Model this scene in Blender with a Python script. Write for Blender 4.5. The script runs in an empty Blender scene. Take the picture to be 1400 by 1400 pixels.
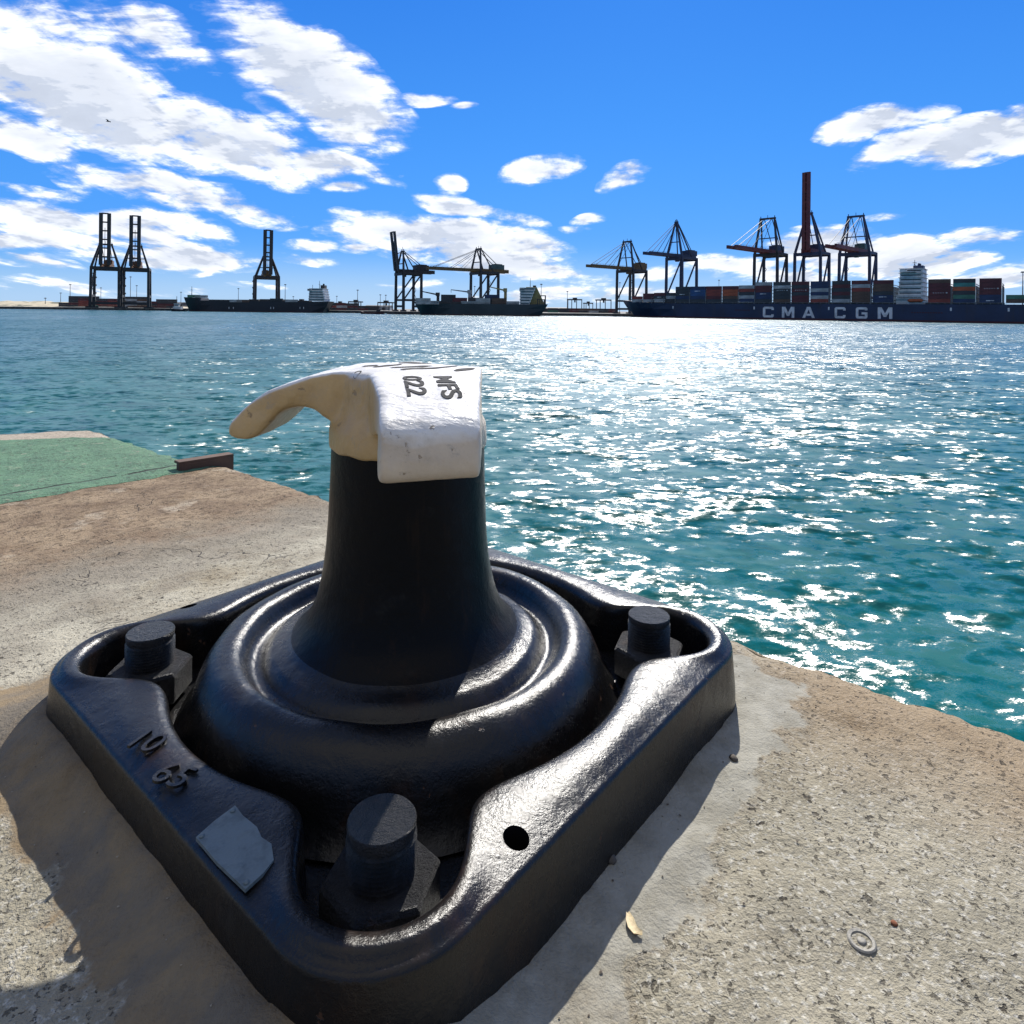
import bpy, bmesh, math, random
import numpy as np
from mathutils import Vector, Matrix, noise as mnoise
from mathutils.bvhtree import BVHTree
random.seed(7); rng = np.random.default_rng(7)
S = bpy.context.scene; COL = S.collection
R = math.radians

# ------------------------------------------------------------------ camera maths
F = 894.0; H = 0.631; CYP = 424.0; ROLL = R(0.65)      # level camera with a shifted lens (verticals stay upright)
_f = np.array([0, 1.0, 0]); _r = np.array([1.0, 0, 0]); _u = np.cross(_r, _f)
CR = math.cos(ROLL)*_r + math.sin(ROLL)*_u; CU = -math.sin(ROLL)*_r + math.cos(ROLL)*_u
CAM = np.array([0, 0, H])
def ray(x, y): return (x-700)/F*CR - (y-CYP)/F*CU + _f
def at(x, y, Y):
    d = ray(x, y); return CAM + d*(Y/d[1])
def on_plane(x, y, z):
    d = ray(x, y); return CAM + d*((z-H)/d[2])
WATER = -4.2; FARZ = -1.6

# ------------------------------------------------------------------ object helpers
def link(o, parent=None):
    COL.objects.link(o)
    if parent: o.parent = parent
    return o
def tag(o, label=None, cat=None, group=None, kind=None):
    if label: o['label'] = label
    if cat: o['category'] = cat
    if group: o['group'] = group
    if kind: o['kind'] = kind
    return o
def thing(name, loc, label, cat, group=None, rz=0):
    o = bpy.data.objects.new(name, None); o.empty_display_size = .2
    o.location = loc; o.rotation_euler = (0, 0, rz); link(o)
    return tag(o, label, cat, group)
class MB:
    def __init__(s): s.v = []; s.f = []
    def add(s, vs, fs):
        b = len(s.v); s.v += [tuple(map(float, p)) for p in vs]; s.f += [tuple(i+b for i in f) for f in fs]
    def box(s, lo, hi):
        x0, y0, z0 = lo; x1, y1, z1 = hi
        s.add([(x0,y0,z0),(x1,y0,z0),(x1,y1,z0),(x0,y1,z0),(x0,y0,z1),(x1,y0,z1),(x1,y1,z1),(x0,y1,z1)],
              [(3,2,1,0),(4,5,6,7),(0,1,5,4),(1,2,6,5),(2,3,7,6),(3,0,4,7)])
    def beam(s, p, q, w, h=None, w2=None):
        p = Vector(p); q = Vector(q); h = h or w; w2 = w2 or w; k = w2/w
        d = (q-p).normalized(); up = Vector((0,0,1)) if abs(d.z) < .95 else Vector((0,1,0))
        a = d.cross(up).normalized(); b = a.cross(d).normalized()
        vs = [p + a*(sx*w/2) + b*(sy*h/2) for sx, sy in ((-1,-1),(1,-1),(1,1),(-1,1))]
        vs += [q + a*(sx*w*k/2) + b*(sy*h*k/2) for sx, sy in ((-1,-1),(1,-1),(1,1),(-1,1))]
        s.add(vs, [(3,2,1,0),(4,5,6,7),(0,1,5,4),(1,2,6,5),(2,3,7,6),(3,0,4,7)])
    def cyl(s, p, q, r, r2=None, n=10):
        p = Vector(p); q = Vector(q); r2 = r if r2 is None else r2
        d = (q-p).normalized(); up = Vector((0,0,1)) if abs(d.z) < .95 else Vector((0,1,0))
        a = d.cross(up).normalized(); b = a.cross(d).normalized(); vs = []
        for c, rr in ((p, r), (q, r2)):
            vs += [c + (a*math.cos(2*math.pi*i/n) + b*math.sin(2*math.pi*i/n))*rr for i in range(n)]
        fs = [(i, (i+1) % n, n+(i+1) % n, n+i) for i in range(n)] + [tuple(range(n-1, -1, -1)), tuple(range(n, 2*n))]
        s.add(vs, fs)
    def lathe(s, prof, n=48, cap0=True, cap1=True, off=lambda z: (0, 0)):
        vs = []
        for r, z in prof:
            ox, oy = off(z)
            vs += [(ox + r*math.cos(2*math.pi*i/n), oy + r*math.sin(2*math.pi*i/n), z) for i in range(n)]
        fs = []
        for k in range(len(prof)-1):
            fs += [(k*n+i, k*n+(i+1) % n, (k+1)*n+(i+1) % n, (k+1)*n+i) for i in range(n)]
        if cap0: fs.append(tuple(range(n-1, -1, -1)))
        if cap1: fs.append(tuple(range((len(prof)-1)*n, len(prof)*n)))
        s.add(vs, fs)
    def build(s, name, mat, parent=None, smooth=False, angle=None, bevel=0, fix=True):
        me = bpy.data.meshes.new(name); me.from_pydata(s.v, [], s.f)
        if fix:
            bm = bmesh.new(); bm.from_mesh(me); bmesh.ops.recalc_face_normals(bm, faces=bm.faces); bm.to_mesh(me); bm.free()
        me.materials.append(mat); o = bpy.data.objects.new(name, me); link(o, parent)
        if smooth: me.shade_smooth()
        if angle: me.set_sharp_from_angle(angle=R(angle))
        if bevel:
            m = o.modifiers.new('bevel', 'BEVEL'); m.width = bevel; m.segments = 2; m.limit_method = 'ANGLE'; m.angle_limit = R(40)
        return o
def bake(o):
    dg = bpy.context.evaluated_depsgraph_get(); dg.update()
    me = bpy.data.meshes.new_from_object(o.evaluated_get(dg)); o.modifiers.clear(); o.data = me
    return o
def text_mesh(body, size=1.0, extrude=0.0, res=6, bold=0.0):
    cu = bpy.data.curves.new('lettering', 'FONT'); cu.body = body; cu.offset = bold; cu.size = size; cu.extrude = extrude; cu.resolution_u = res
    o = bpy.data.objects.new('lettering', cu); COL.objects.link(o)
    dg = bpy.context.evaluated_depsgraph_get(); dg.update()
    me = bpy.data.meshes.new_from_object(o.evaluated_get(dg))
    bpy.data.objects.remove(o); bpy.data.curves.remove(cu)
    vs = [tuple(v.co) for v in me.vertices]; fs = [tuple(p.vertices) for p in me.polygons]
    bpy.data.meshes.remove(me); return vs, fs

# ------------------------------------------------------------------ node helpers
class NT:
    def __init__(s, tree): s.t = tree; tree.nodes.clear()
    def n(s, typ, props=None, **inp):
        nd = s.t.nodes.new(typ)
        for k, v in (props or {}).items(): setattr(nd, k, v)
        for k, v in inp.items():
            key = int(k[1:]) if k[0] == 'i' and k[1:].isdigit() else k.replace('_', ' ')
            s.put(nd.inputs[key], v)
        return nd
    def put(s, sock, v):
        if hasattr(v, 'is_output'): s.t.links.new(v, sock)
        elif hasattr(v, 'outputs'): s.t.links.new(v.outputs[0], sock)
        else: sock.default_value = v
    def m(s, op, a, b=0.0, c=0.0, clamp=False):
        nd = s.t.nodes.new('ShaderNodeMath'); nd.operation = op; nd.use_clamp = clamp
        s.put(nd.inputs[0], a); s.put(nd.inputs[1], b); s.put(nd.inputs[2], c); return nd.outputs[0]
    def vm(s, op, a, b=(0,0,0), sc=None):
        nd = s.t.nodes.new('ShaderNodeVectorMath'); nd.operation = op
        s.put(nd.inputs[0], a); s.put(nd.inputs[1], b)
        if sc is not None: s.put(nd.inputs[3], sc)
        return nd.outputs[1] if op in ('LENGTH', 'DOT_PRODUCT', 'DISTANCE') else nd.outputs[0]
    def noise(s, vec, scale, detail=4.0, rough=.55, dist=0.0, out=0):
        nd = s.t.nodes.new('ShaderNodeTexNoise')
        s.put(nd.inputs['Vector'], vec)
        for k, v in (('Scale', scale), ('Detail', detail), ('Roughness', rough), ('Distortion', dist)): s.put(nd.inputs[k], v)
        return nd.outputs[out]
    def ss(s, v, a, b, lo=0.0, hi=1.0):
        nd = s.t.nodes.new('ShaderNodeMapRange'); nd.interpolation_type = 'SMOOTHSTEP'
        for i, x in enumerate((v, a, b, lo, hi)): s.put(nd.inputs[i], x)
        return nd.outputs[0]
    def mix(s, f, a, b, mode='MIX'):
        nd = s.t.nodes.new('ShaderNodeMix'); nd.data_type = 'RGBA'; nd.blend_type = mode
        s.put(nd.inputs[0], f)
        for sock, v in ((nd.inputs[6], a), (nd.inputs[7], b)):
            if isinstance(v, tuple) and len(v) == 3: v = v + (1.0,)
            s.put(sock, v)
        return nd.outputs[2]
    def map(s, vec, loc=(0,0,0), rot=(0,0,0), sc=(1,1,1), typ='POINT'):
        nd = s.t.nodes.new('ShaderNodeMapping'); nd.vector_type = typ
        s.put(nd.inputs[0], vec); nd.inputs[1].default_value = loc; nd.inputs[2].default_value = rot; nd.inputs[3].default_value = sc
        return nd.outputs[0]
    def sep(s, vec):
        nd = s.t.nodes.new('ShaderNodeSeparateXYZ'); s.put(nd.inputs[0], vec); return nd.outputs
    def comb(s, x, y, z=0.0):
        nd = s.t.nodes.new('ShaderNodeCombineXYZ')
        for i, v in enumerate((x, y, z)): s.put(nd.inputs[i], v)
        return nd.outputs[0]
    def bump(s, h, strength=.5, dist=.01, normal=None):
        nd = s.t.nodes.new('ShaderNodeBump'); s.put(nd.inputs['Height'], h)
        s.put(nd.inputs['Strength'], strength); s.put(nd.inputs['Distance'], dist)
        if normal is not None: s.put(nd.inputs['Normal'], normal)
        return nd.outputs[0]
    def principled(s, **kw):
        b = s.t.nodes.new('ShaderNodeBsdfPrincipled'); o = s.t.nodes.new('ShaderNodeOutputMaterial')
        s.t.links.new(b.outputs[0], o.inputs[0])
        for k, v in kw.items():
            if isinstance(v, tuple) and len(v) == 3: v = v + (1.0,)
            s.put(b.inputs[k.replace('_', ' ')], v)
        return b
def new_mat(name):
    m = bpy.data.materials.new(name); m.use_nodes = True; return m, NT(m.node_tree)

def weathered(name, col, rough=.6, scale=.25, amt=.35, dirt=(.05,.035,.025), metal=0.0):
    """painted steel with blotchy wear; object coordinates in metres"""
    m, t = new_mat(name); c = t.n('ShaderNodeTexCoord').outputs['Object']
    a = t.noise(c, scale, 5, .6); st = t.noise(t.map(c, sc=(1, 1, .15)), scale*4, 4, .6)
    col2 = tuple(x*.62 for x in col)
    k = t.mix(t.ss(a, .35, .7), col, col2)
    k = t.mix(t.m('MULTIPLY', t.ss(st, .52, .75), amt), k, dirt)
    t.principled(Base_Color=k, Roughness=rough, Metallic=metal)
    return m

# ------------------------------------------------------------------ plate frame (u towards the water, v along the quay)
TH = R(50.3); UX = Vector((math.cos(TH), math.sin(TH), 0)); VX = Vector((-math.sin(TH), math.cos(TH), 0))
PC = Vector((-.158, 1.046, 0))
UC = PC.dot(UX); VC = PC.dot(VX)

SUN_EL = 39.5; SUN_AZ = 12.0

# ================================================================== WORLD
def build_world():
    w = bpy.data.worlds.new('World'); S.world = w; w.use_nodes = True
    t = NT(w.node_tree)
    d = t.n('ShaderNodeTexCoord').outputs['Generated']
    sky = t.n('ShaderNodeTexSky', dict(sky_type='NISHITA', sun_disc=False, sun_elevation=R(SUN_EL), sun_rotation=R(SUN_AZ),
                                     altitude=0, air_density=1.0, dust_density=.35, ozone_density=2.2)).outputs[0]
    x, y, z = t.sep(d)
    yy = t.m('MAXIMUM', y, .05)
    gx = t.m('DIVIDE', x, yy); gz = t.m('DIVIDE', z, yy)
    elev = t.m('MAXIMUM', z, 0.0)
    # deepen and saturate the clear sky; paler towards the horizon
    hs = t.n('ShaderNodeHueSaturation', Hue=.5, Saturation=1.35, Value=1.0, Color=sky).outputs[0]
    tint = t.mix(t.ss(elev, .0, .30), (.42, .57, 1.08), (.17, .50, 1.03))
    base = t.mix(1.0, hs, tint, 'MULTIPLY')
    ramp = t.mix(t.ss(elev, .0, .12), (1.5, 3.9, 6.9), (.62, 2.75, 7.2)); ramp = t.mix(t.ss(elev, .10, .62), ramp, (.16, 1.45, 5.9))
    ramp = t.mix(t.ss(elev, .50, .80), ramp, (1.9, 2.7, 4.6))  # zenith above the view, greyed to take blue out of the ambient light
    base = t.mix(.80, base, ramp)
    base = t.mix(t.m('MULTIPLY', t.ss(y, .05, -.4), .6), base, (.9, 1.25, 1.9))  # unseen sky behind the camera, darkened to dim reflections on the bollard
    # density group
    g = bpy.data.node_groups.new('cloud_density', 'ShaderNodeTree')
    g.interface.new_socket('Vector', in_out='INPUT', socket_type='NodeSocketVector')
    g.interface.new_socket('Density', in_out='OUTPUT', socket_type='NodeSocketFloat')
    q = NT(g); gi = g.nodes.new('NodeGroupInput'); go = g.nodes.new('NodeGroupOutput')
    v = gi.outputs[0]
    # warp
    wv = q.noise(q.map(v, sc=(1, 1.7, 1)), 5.0, 2, .5, out=1)
    v2 = q.vm('ADD', v, q.vm('SCALE', q.vm('SUBTRACT', wv, (.5, .5, .5)), sc=.07))
    BL = [(60,28,150,40,8,.8),(190,45,110,40,20,.8),(420,95,165,58,36,1.1),(345,40,70,40,30,.9),(500,150,75,22,22,1.0),
          (120,130,200,62,22,1.15),(300,185,160,45,22,1.1),(440,222,95,24,8,1.0),(40,185,80,26,15,1.0),(370,150,60,14,35,.7),
          (210,255,150,22,12,.9),(300,285,110,18,10,.9),(130,300,170,24,8,1.0),(60,325,110,22,5,.9),(250,345,120,18,10,1.0),(40,360,70,12,4,.8),
          (60,262,70,12,0,.7),(300,366,70,7,2,.7),
          (640,288,85,14,12,1.0),(700,300,50,12,14,.9),(600,325,150,24,4,1.1),(660,352,150,22,8,1.1),(740,362,80,14,8,.9),(700,335,80,14,6,1.0),
          (588,132,34,10,5,1.0),(635,146,16,7,0,.9),(612,250,22,14,5,1.0),(740,231,48,16,-12,1.0),(850,238,34,14,-22,1.0),(466,262,32,8,0,.9),(520,245,30,8,20,.7),
          (808,303,22,8,-5,.9),(795,319,26,6,5,.8),(470,300,30,7,5,.7),
          (1205,172,88,23,-8,1.1),(1270,160,40,16,-8,1.0),(1240,205,80,20,-18,1.1),(1335,195,105,30,-14,1.2),(1400,175,70,30,-20,1.2),
          (1250,352,110,24,4,1.1),(1340,331,60,13,-5,1.0),(1000,366,62,14,0,1.0),(1130,340,95,26,3,1.0),(1360,378,90,18,-4,1.0),(1215,303,40,5,-3,.7),
          (430,333,42,7,0,.9),(505,338,36,6,4,.9),(425,352,52,7,3,.85),(560,388,60,6,0,.75),(100,392,120,9,2,.7),(300,395,90,7,0,.6),(760,404,120,14,-3,.9),(860,396,80,10,0,.8),(1075,378,90,14,0,.9),(900,372,40,8,0,.8),
          (-150,60,180,70,15,1.0),(-160,240,150,60,10,1.0),(1580,150,120,40,-15,1.0),(150,-170,260,70,15,1.0),(-120,-330,200,120,20,1.0)]  # clouds above the view are added for reflections on the plate
    gxx, gzz, _z = q.sep(v2)
    F1 = q.comb(q.m('MULTIPLY', gxx, gxx), q.m('MULTIPLY', gxx, gzz), q.m('MULTIPLY', gzz, gzz)); F2 = q.comb(gxx, gzz, 1.0)
    acc = None
    for px, py, a, b, ang, st in BL:
        if a < 65: a, b, st = a*1.08, b*1.12, st*.92
        def G(p, q_):
            dd = ray(p, q_); return np.array([dd[0]/dd[1], dd[2]/dd[1]])
        c0 = G(px, py); ca, sa = math.cos(R(ang)), math.sin(R(ang))
        ea = (G(px+a*ca*.5, py+a*sa*.5)-c0)*2*1.3; eb = (G(px-b*sa*.5, py+b*ca*.5)-c0)*2*1.38
        # st*(1 - |Q(p-c0)|^2) written out as a quadratic in (gx, gz)
        Q = np.linalg.inv(np.array([ea, eb]).T); A = Q.T@Q
        k1 = (-st*A[0, 0], -2*st*A[0, 1], -st*A[1, 1]); bb = 2*st*(A@c0); k2 = (bb[0], bb[1], st - st*float(c0@A@c0))
        vi = F1
        if acc is not None:      # keeps the shader's evaluation sequential (small stack)
            ma = g.nodes.new('ShaderNodeVectorMath'); ma.operation = 'MULTIPLY_ADD'
            q.put(ma.inputs[0], acc); ma.inputs[1].default_value = (1e-7,)*3; q.put(ma.inputs[2], F1); vi = ma.outputs[0]
        mm = q.m('ADD', q.vm('DOT_PRODUCT', vi, tuple(k1)), q.vm('DOT_PRODUCT', F2, tuple(k2)))
        acc = mm if acc is None else q.m('MAXIMUM', acc, mm)
    acc = q.m('MAXIMUM', acc, 0.0)
    g.links.new(acc, go.inputs[0])
    def dens(vec, mask, o1, o2):
        xs, ys, zs = t.sep(vec)
        den = t.m('ADD', t.m('MAXIMUM', ys, 0.0), .16)
        pv = t.comb(t.m('DIVIDE', xs, den), t.m('DIVIDE', .55, den), 0.0)
        n1 = t.noise(pv, 3.2, o1, .60, .25); n2 = t.noise(t.map(vec, rot=(0, 0, R(16)), sc=(.55, 2.1, 1)), 22.0, o2, .62, .25)
        nn = t.m('ADD', t.m('MULTIPLY', n1, .62), t.m('MULTIPLY', n2, .38))
        s_ = t.m('ADD', t.m('MULTIPLY', mask, 1.15), t.m('MULTIPLY_ADD', nn, 4.4, -2.62))
        return t.m('SUBTRACT', s_, t.m('MULTIPLY', t.ss(mask, .25, 0.0), 1.2))
    gv = t.comb(gx, gz, 0.0)
    gn = w.node_tree.nodes.new('ShaderNodeGroup'); gn.node_tree = g; t.put(gn.inputs[0], gv); mask = gn.outputs[0]
    d0 = dens(gv, mask, 7, 6); d1 = dens(t.vm('ADD', gv, (.014, .040, 0)), mask, 5, 3)
    front = t.ss(y, .05, .15)
    alpha = t.m('MULTIPLY', t.m('MAXIMUM', t.ss(d0, -.02, .56), t.m('MULTIPLY', t.ss(d0, -.18, .2), .16)), front)
    alpha = t.m('MULTIPLY', alpha, t.ss(gz, -.002, .02))
    thick = t.ss(t.m('ADD', t.m('MULTIPLY', d1, .55), t.m('MULTIPLY', mask, .95)), .35, 1.6)
    under = t.ss(t.m('SUBTRACT', d1, d0), -.12, .42)
    ccol = t.mix(t.m('ADD', t.m('MULTIPLY', thick, .75), t.m('MULTIPLY', under, .5), clamp=True), (9.9, 10.0, 10.2), (4.6, 5.1, 6.1))
    soft = t.noise(t.map(gv, sc=(1, 1.8, 1)), 14.0, 5, .6)
    ccol = t.mix(t.m('MULTIPLY', t.ss(soft, .36, .68), .26), ccol, (6.2, 6.8, 8.0))
    base = t.mix(t.m('MULTIPLY', t.ss(gz, .10, .0), .55), base, (4.6, 5.8, 7.4))
    col = t.mix(alpha, base, ccol)
    # unseen sky behind the camera: pale broken cloud added to neutralise the fill light
    bk = t.noise(d, 2.2, 4, .6)
    col = t.mix(t.m('MULTIPLY', t.m('MULTIPLY', t.ss(y, .02, -.25), t.ss(z, .25, .7)), t.ss(bk, .36, .56, .3, .9)), col, (5.6, 5.4, 5.2))
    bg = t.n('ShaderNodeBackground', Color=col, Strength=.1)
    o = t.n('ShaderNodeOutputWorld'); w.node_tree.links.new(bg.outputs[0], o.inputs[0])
    w.cycles.sampling_method = 'MANUAL'; w.cycles.sample_map_resolution = 1024
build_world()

sd = bpy.data.lights.new('sun', 'SUN'); sd.energy = 5.0; sd.angle = R(.53); sd.color = (1, .955, .88)
so = bpy.data.objects.new('sun', sd); link(so)
sdir = Vector((math.sin(R(SUN_AZ))*math.cos(R(SUN_EL)), math.cos(R(SUN_AZ))*math.cos(R(SUN_EL)), math.sin(R(SUN_EL))))
so.rotation_euler = sdir.to_track_quat('Z', 'Y').to_euler(); so.location = sdir*50

# ================================================================== MATERIALS
def mat_cast_black(name='black_gloss_paint_on_casting', spec=.38, lo=.15):
    m, t = new_mat(name); c = t.n('ShaderNodeTexCoord').outputs['Object']
    lump = t.noise(c, 16, 3, .5); mid = t.noise(c, 62, 4, .6); fine = t.noise(c, 300, 4, .7)
    chipn = t.noise(c, 26, 6, .68); chip = t.m('MULTIPLY', t.ss(chipn, .665, .69), t.ss(t.noise(c, 5, 3, .5), .45, .6))
    runs = t.noise(t.map(c, sc=(1, 1, .12)), 45, 4, .6)
    h = t.m('ADD', t.m('MULTIPLY', lump, .55), t.m('ADD', t.m('MULTIPLY', mid, .24), t.m('MULTIPLY', fine, .13)))
    h = t.m('ADD', h, t.m('MULTIPLY', chip, -.12))
    br = t.bump(h, .5, .009)
    rust = t.ss(t.noise(c, 6, 6, .7), .54, .74)
    col = t.mix(t.m('MULTIPLY', rust, .6), (.0055, .0055, .006), (.028, .0125, .006))
    col = t.mix(t.m('MULTIPLY', t.ss(runs, .58, .72), .35), col, (.030, .016, .009))
    col = t.mix(chip, col, (.075, .034, .017))
    dust = t.ss(t.noise(c, 19, 7, .75), .55, .78)
    col = t.mix(t.m('MULTIPLY', dust, .16), col, (.075, .07, .06))
    ro = t.m('ADD', t.m('ADD', t.m('MULTIPLY', t.noise(c, 24, 6, .7), .24), lo), t.m('MULTIPLY', t.m('ADD', chip, t.m('MULTIPLY', dust, .4)), .25))
    t.principled(Base_Color=col, Roughness=ro, Normal=br, Specular_IOR_Level=spec)
    return m
def mat_bolt():
    m, t = new_mat('rough_black_steel'); c = t.n('ShaderNodeTexCoord').outputs['Object']
    h = t.m('ADD', t.noise(c, 110, 6, .75), t.m('MULTIPLY', t.noise(c, 420, 3, .7), .5)); rst = t.ss(t.noise(c, 30, 6, .7), .58, .72)
    t.principled(Base_Color=t.mix(t.m('MULTIPLY', rst, .7), t.mix(t.ss(t.noise(c, 60, 5, .6), .45, .7), (.009, .009, .010), (.026, .026, .028)), (.05, .024, .012)),
                 Roughness=.36, Normal=t.bump(h, .9, .009))
    return m
def mat_cream():
    m, t = new_mat('cream_and_white_paint'); tc = t.n('ShaderNodeTexCoord'); c = tc.outputs['Object']
    geo = t.n('ShaderNodeNewGeometry'); nx, ny, nz = t.sep(geo.outputs['Normal'])
    x, y, z = t.sep(c)
    w1 = t.noise(c, 9, 5, .6); w2 = t.noise(c, 60, 6, .65)
    # white top coat, brushed over the older cream coat down to an uneven line, right across the near lobe
    near = t.ss(t.m('ADD', x, t.m('MULTIPLY', y, -.6)), .06, .13)
    wh = t.ss(t.m('ADD', t.m('ADD', z, t.m('MULTIPLY', w1, .03)), t.m('MULTIPLY', near, .08)), .505, .525)
    rr = t.vm('LENGTH', t.comb(x, y, 0.0)); top = t.m('MULTIPLY', t.ss(nz, .25, .6), t.ss(t.m('ADD', z, t.m('MAXIMUM', t.m('SUBTRACT', rr, .135), 0.0)), .478, .498))
    wht = t.m('MAXIMUM', t.m('MULTIPLY', top, .95), t.m('MULTIPLY', near, .42))
    wht = t.m('MULTIPLY', wht, t.ss(t.m('ADD', z, t.m('MULTIPLY', w1, .06)), .395, .44))
    cream = t.mix(t.ss(w1, .35, .65), (.58, .395, .18), (.46, .30, .125))
    white = t.mix(t.ss(w1, .4, .7), (.76, .745, .71), (.66, .635, .585))
    col = t.mix(wht, cream, white)
    spots = t.m('MAXIMUM', t.ss(w2, .64, .68), t.m('MULTIPLY', t.ss(t.noise(c, 30, 6, .75), .64, .67), t.ss(t.noise(c, 7, 3, .5), .42, .55)))
    col = t.mix(t.m('MULTIPLY', spots, .7), col, (.22, .15, .08))
    grime = t.ss(t.noise(c, 14, 7, .75), .50, .72)
    col = t.mix(t.m('MULTIPLY', grime, .42), col, (.36, .29, .2))
    scuff = t.ss(t.noise(t.map(c, rot=(0, 0, .9), sc=(1, 5, 1)), 38, 5, .7), .60, .68)
    col = t.mix(t.m('MULTIPLY', scuff, .4), col, (.30, .27, .23))
    h = t.m('ADD', t.noise(c, 22, 3, .5), t.m('ADD', t.m('MULTIPLY', t.noise(t.map(c, rot=(.3, .4, .5), sc=(1, 2.5, 1)), 60, 4, .6), .45), t.m('MULTIPLY', spots, -.25)))
    t.principled(Base_Color=col, Roughness=.38, Normal=t.bump(h, .5, .008))
    return m
def mat_concrete():
    m, t = new_mat('weathered_quay_concrete'); c = t.n('ShaderNodeTexCoord').outputs['Object']
    uv = t.map(c, rot=(0, 0, -TH)); u, v, z = t.sep(uv)
    n_big = t.noise(c, 1.6, 5, .6); n_mid = t.noise(c, 7, 6, .65, .3); n_fine = t.noise(c, 60, 5, .65)
    # warped band coordinate along the quay
    vb = t.m('ADD', v, t.m('MULTIPLY_ADD', n_mid, .5, -.25))
    beige = t.mix(t.ss(n_mid, .35, .65), (.43, .39, .295), (.33, .30, .225))
    beige = t.mix(t.ss(t.noise(c, 150, 3, .6), .5, .72), beige, (.60, .575, .50))
    rightw = t.m('MULTIPLY', t.ss(t.m('ADD', u, t.m('MULTIPLY', n_mid, .25)), 1.0, 1.34), t.ss(v, .62, .22))
    beige = t.mix(t.m('MULTIPLY', rightw, .75), beige, (.36, .255, .15))
    brown = t.mix(t.ss(n_mid, .38, .62), (.37, .275, .175), (.25, .175, .11))
    brown = t.mix(t.ss(t.noise(c, 5, 4, .6), .58, .68), brown, (.46, .38, .28)); brown = t.mix(t.m('MULTIPLY', t.ss(t.noise(t.map(uv, sc=(1, 1.5, 1)), 32, 5, .65), .50, .62), .65), brown, (.11, .07, .04))
    grey = t.mix(t.ss(n_mid, .4, .65), (.27, .235, .18), (.36, .32, .25))
    light = t.mix(t.ss(n_mid, .42, .62), (.53, .49, .385), (.38, .345, .27))
    left = t.mix(t.ss(vb, 1.40, 1.75), light, grey)
    left = t.mix(t.ss(vb, 1.70, 2.0), left, brown)
    left = t.mix(t.ss(vb, 3.42, 3.5), left, (.50, .43, .34))
    col = t.mix(t.ss(vb, 1.145, 1.325), beige, left)
    # smooth grout bedding round the casting
    du = t.m('ABSOLUTE', t.m('SUBTRACT', u, UC)); dv = t.m('ABSOLUTE', t.m('SUBTRACT', v, VC))
    sdv = t.m('SUBTRACT', t.m('MAXIMUM', du, dv), .413)
    gm = t.ss(t.m('ADD', sdv, t.m('MULTIPLY_ADD', n_mid, .22, -.11)), .085, .070)
    grout = t.mix(t.ss(t.noise(c, 18, 6, .65), .4, .65), (.40, .385, .33), (.30, .285, .235))
    grout_l = t.mix(t.ss(n_mid, .4, .62), (.30, .22, .125), (.20, .17, .13))
    grout = t.mix(t.ss(t.m('SUBTRACT', v, u), -.02, .12), grout, grout_l)
    col = t.mix(gm, col, grout)
    edge = t.ss(t.m('ABSOLUTE', t.m('SUBTRACT', t.m('ADD', sdv, t.m('MULTIPLY_ADD', n_mid, .22, -.11)), .085)), .010, .0)
    col = t.mix(t.m('MULTIPLY', edge, .35), col, (.22, .18, .13))
    # pits
    pv = t.vm('ADD', c, t.vm('SCALE', t.noise(c, 55, 4, .65, out=1), sc=.03))
    def pits(scale, rmax, off):
        vo_ = t.n('ShaderNodeTexVoronoi', dict(feature='F1'), Vector=t.map(pv, loc=off, sc=(1, 1.35, .4)), Scale=scale)
        rad = t.m('MULTIPLY_ADD', t.sep(vo_.outputs['Color'])[0], rmax+.14, -.14)
        return t.ss(t.m('SUBTRACT', vo_.outputs['Distance'], rad), .06, -.06)
    p1 = pits(64, .29, (0, 0, 0)); p2 = pits(150, .40, (3, 1, 0))
    big = t.ss(t.noise(c, 9, 3, .5), .35, .65)
    pit = t.m('MAXIMUM', t.m('MULTIPLY', p1, big), t.m('MULTIPLY', p2, .75))
    pit = t.m('MULTIPLY', pit, t.m('MULTIPLY_ADD', gm, -.88, 1.0))
    col = t.mix(t.m('MULTIPLY', pit, .9), col, (.05, .04, .028))
    mott = t.noise(c, 28, 6, .7)
    col = t.mix(.55, col, t.mix(mott, (.36, .345, .31), (1.0, .985, .95)), 'MULTIPLY')
    col = t.mix(t.ss(t.noise(c, 2.4, 7, .72), .48, .72), col, t.mix(1.0, col, (.62, .56, .48), 'MULTIPLY'))
    # hairline cracks
    vo = t.n('ShaderNodeTexVoronoi', dict(feature='DISTANCE_TO_EDGE'), Vector=t.vm('ADD', c, t.vm('SCALE', t.noise(c, 4, 4, .6, out=1), sc=.5)), Scale=.9).outputs[0]
    cr = t.m('MULTIPLY', t.ss(vo, .0035, .0005), t.ss(n_big, .5, .6))
    col = t.mix(t.m('MULTIPLY', cr, .75), col, (.06, .05, .04))
    # wet, weedy face towards the water
    low = t.ss(z, -.08, -.5); col = t.mix(low, col, (.06, .065, .05))
    h = t.m('ADD', t.m('MULTIPLY', n_fine, .5), t.m('ADD', t.m('MULTIPLY', t.noise(c, 240, 3, .7), .28), t.m('ADD', t.m('MULTIPLY', pit, -.9), t.m('MULTIPLY', n_mid, .8))))
    h = t.m('ADD', h, t.m('MULTIPLY', cr, -1.2))
    st = t.m('MULTIPLY_ADD', gm, -.35, .85)
    t.principled(Base_Color=col, Roughness=.9, Normal=t.bump(h, st, .011), Specular_IOR_Level=.3)
    return m
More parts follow.
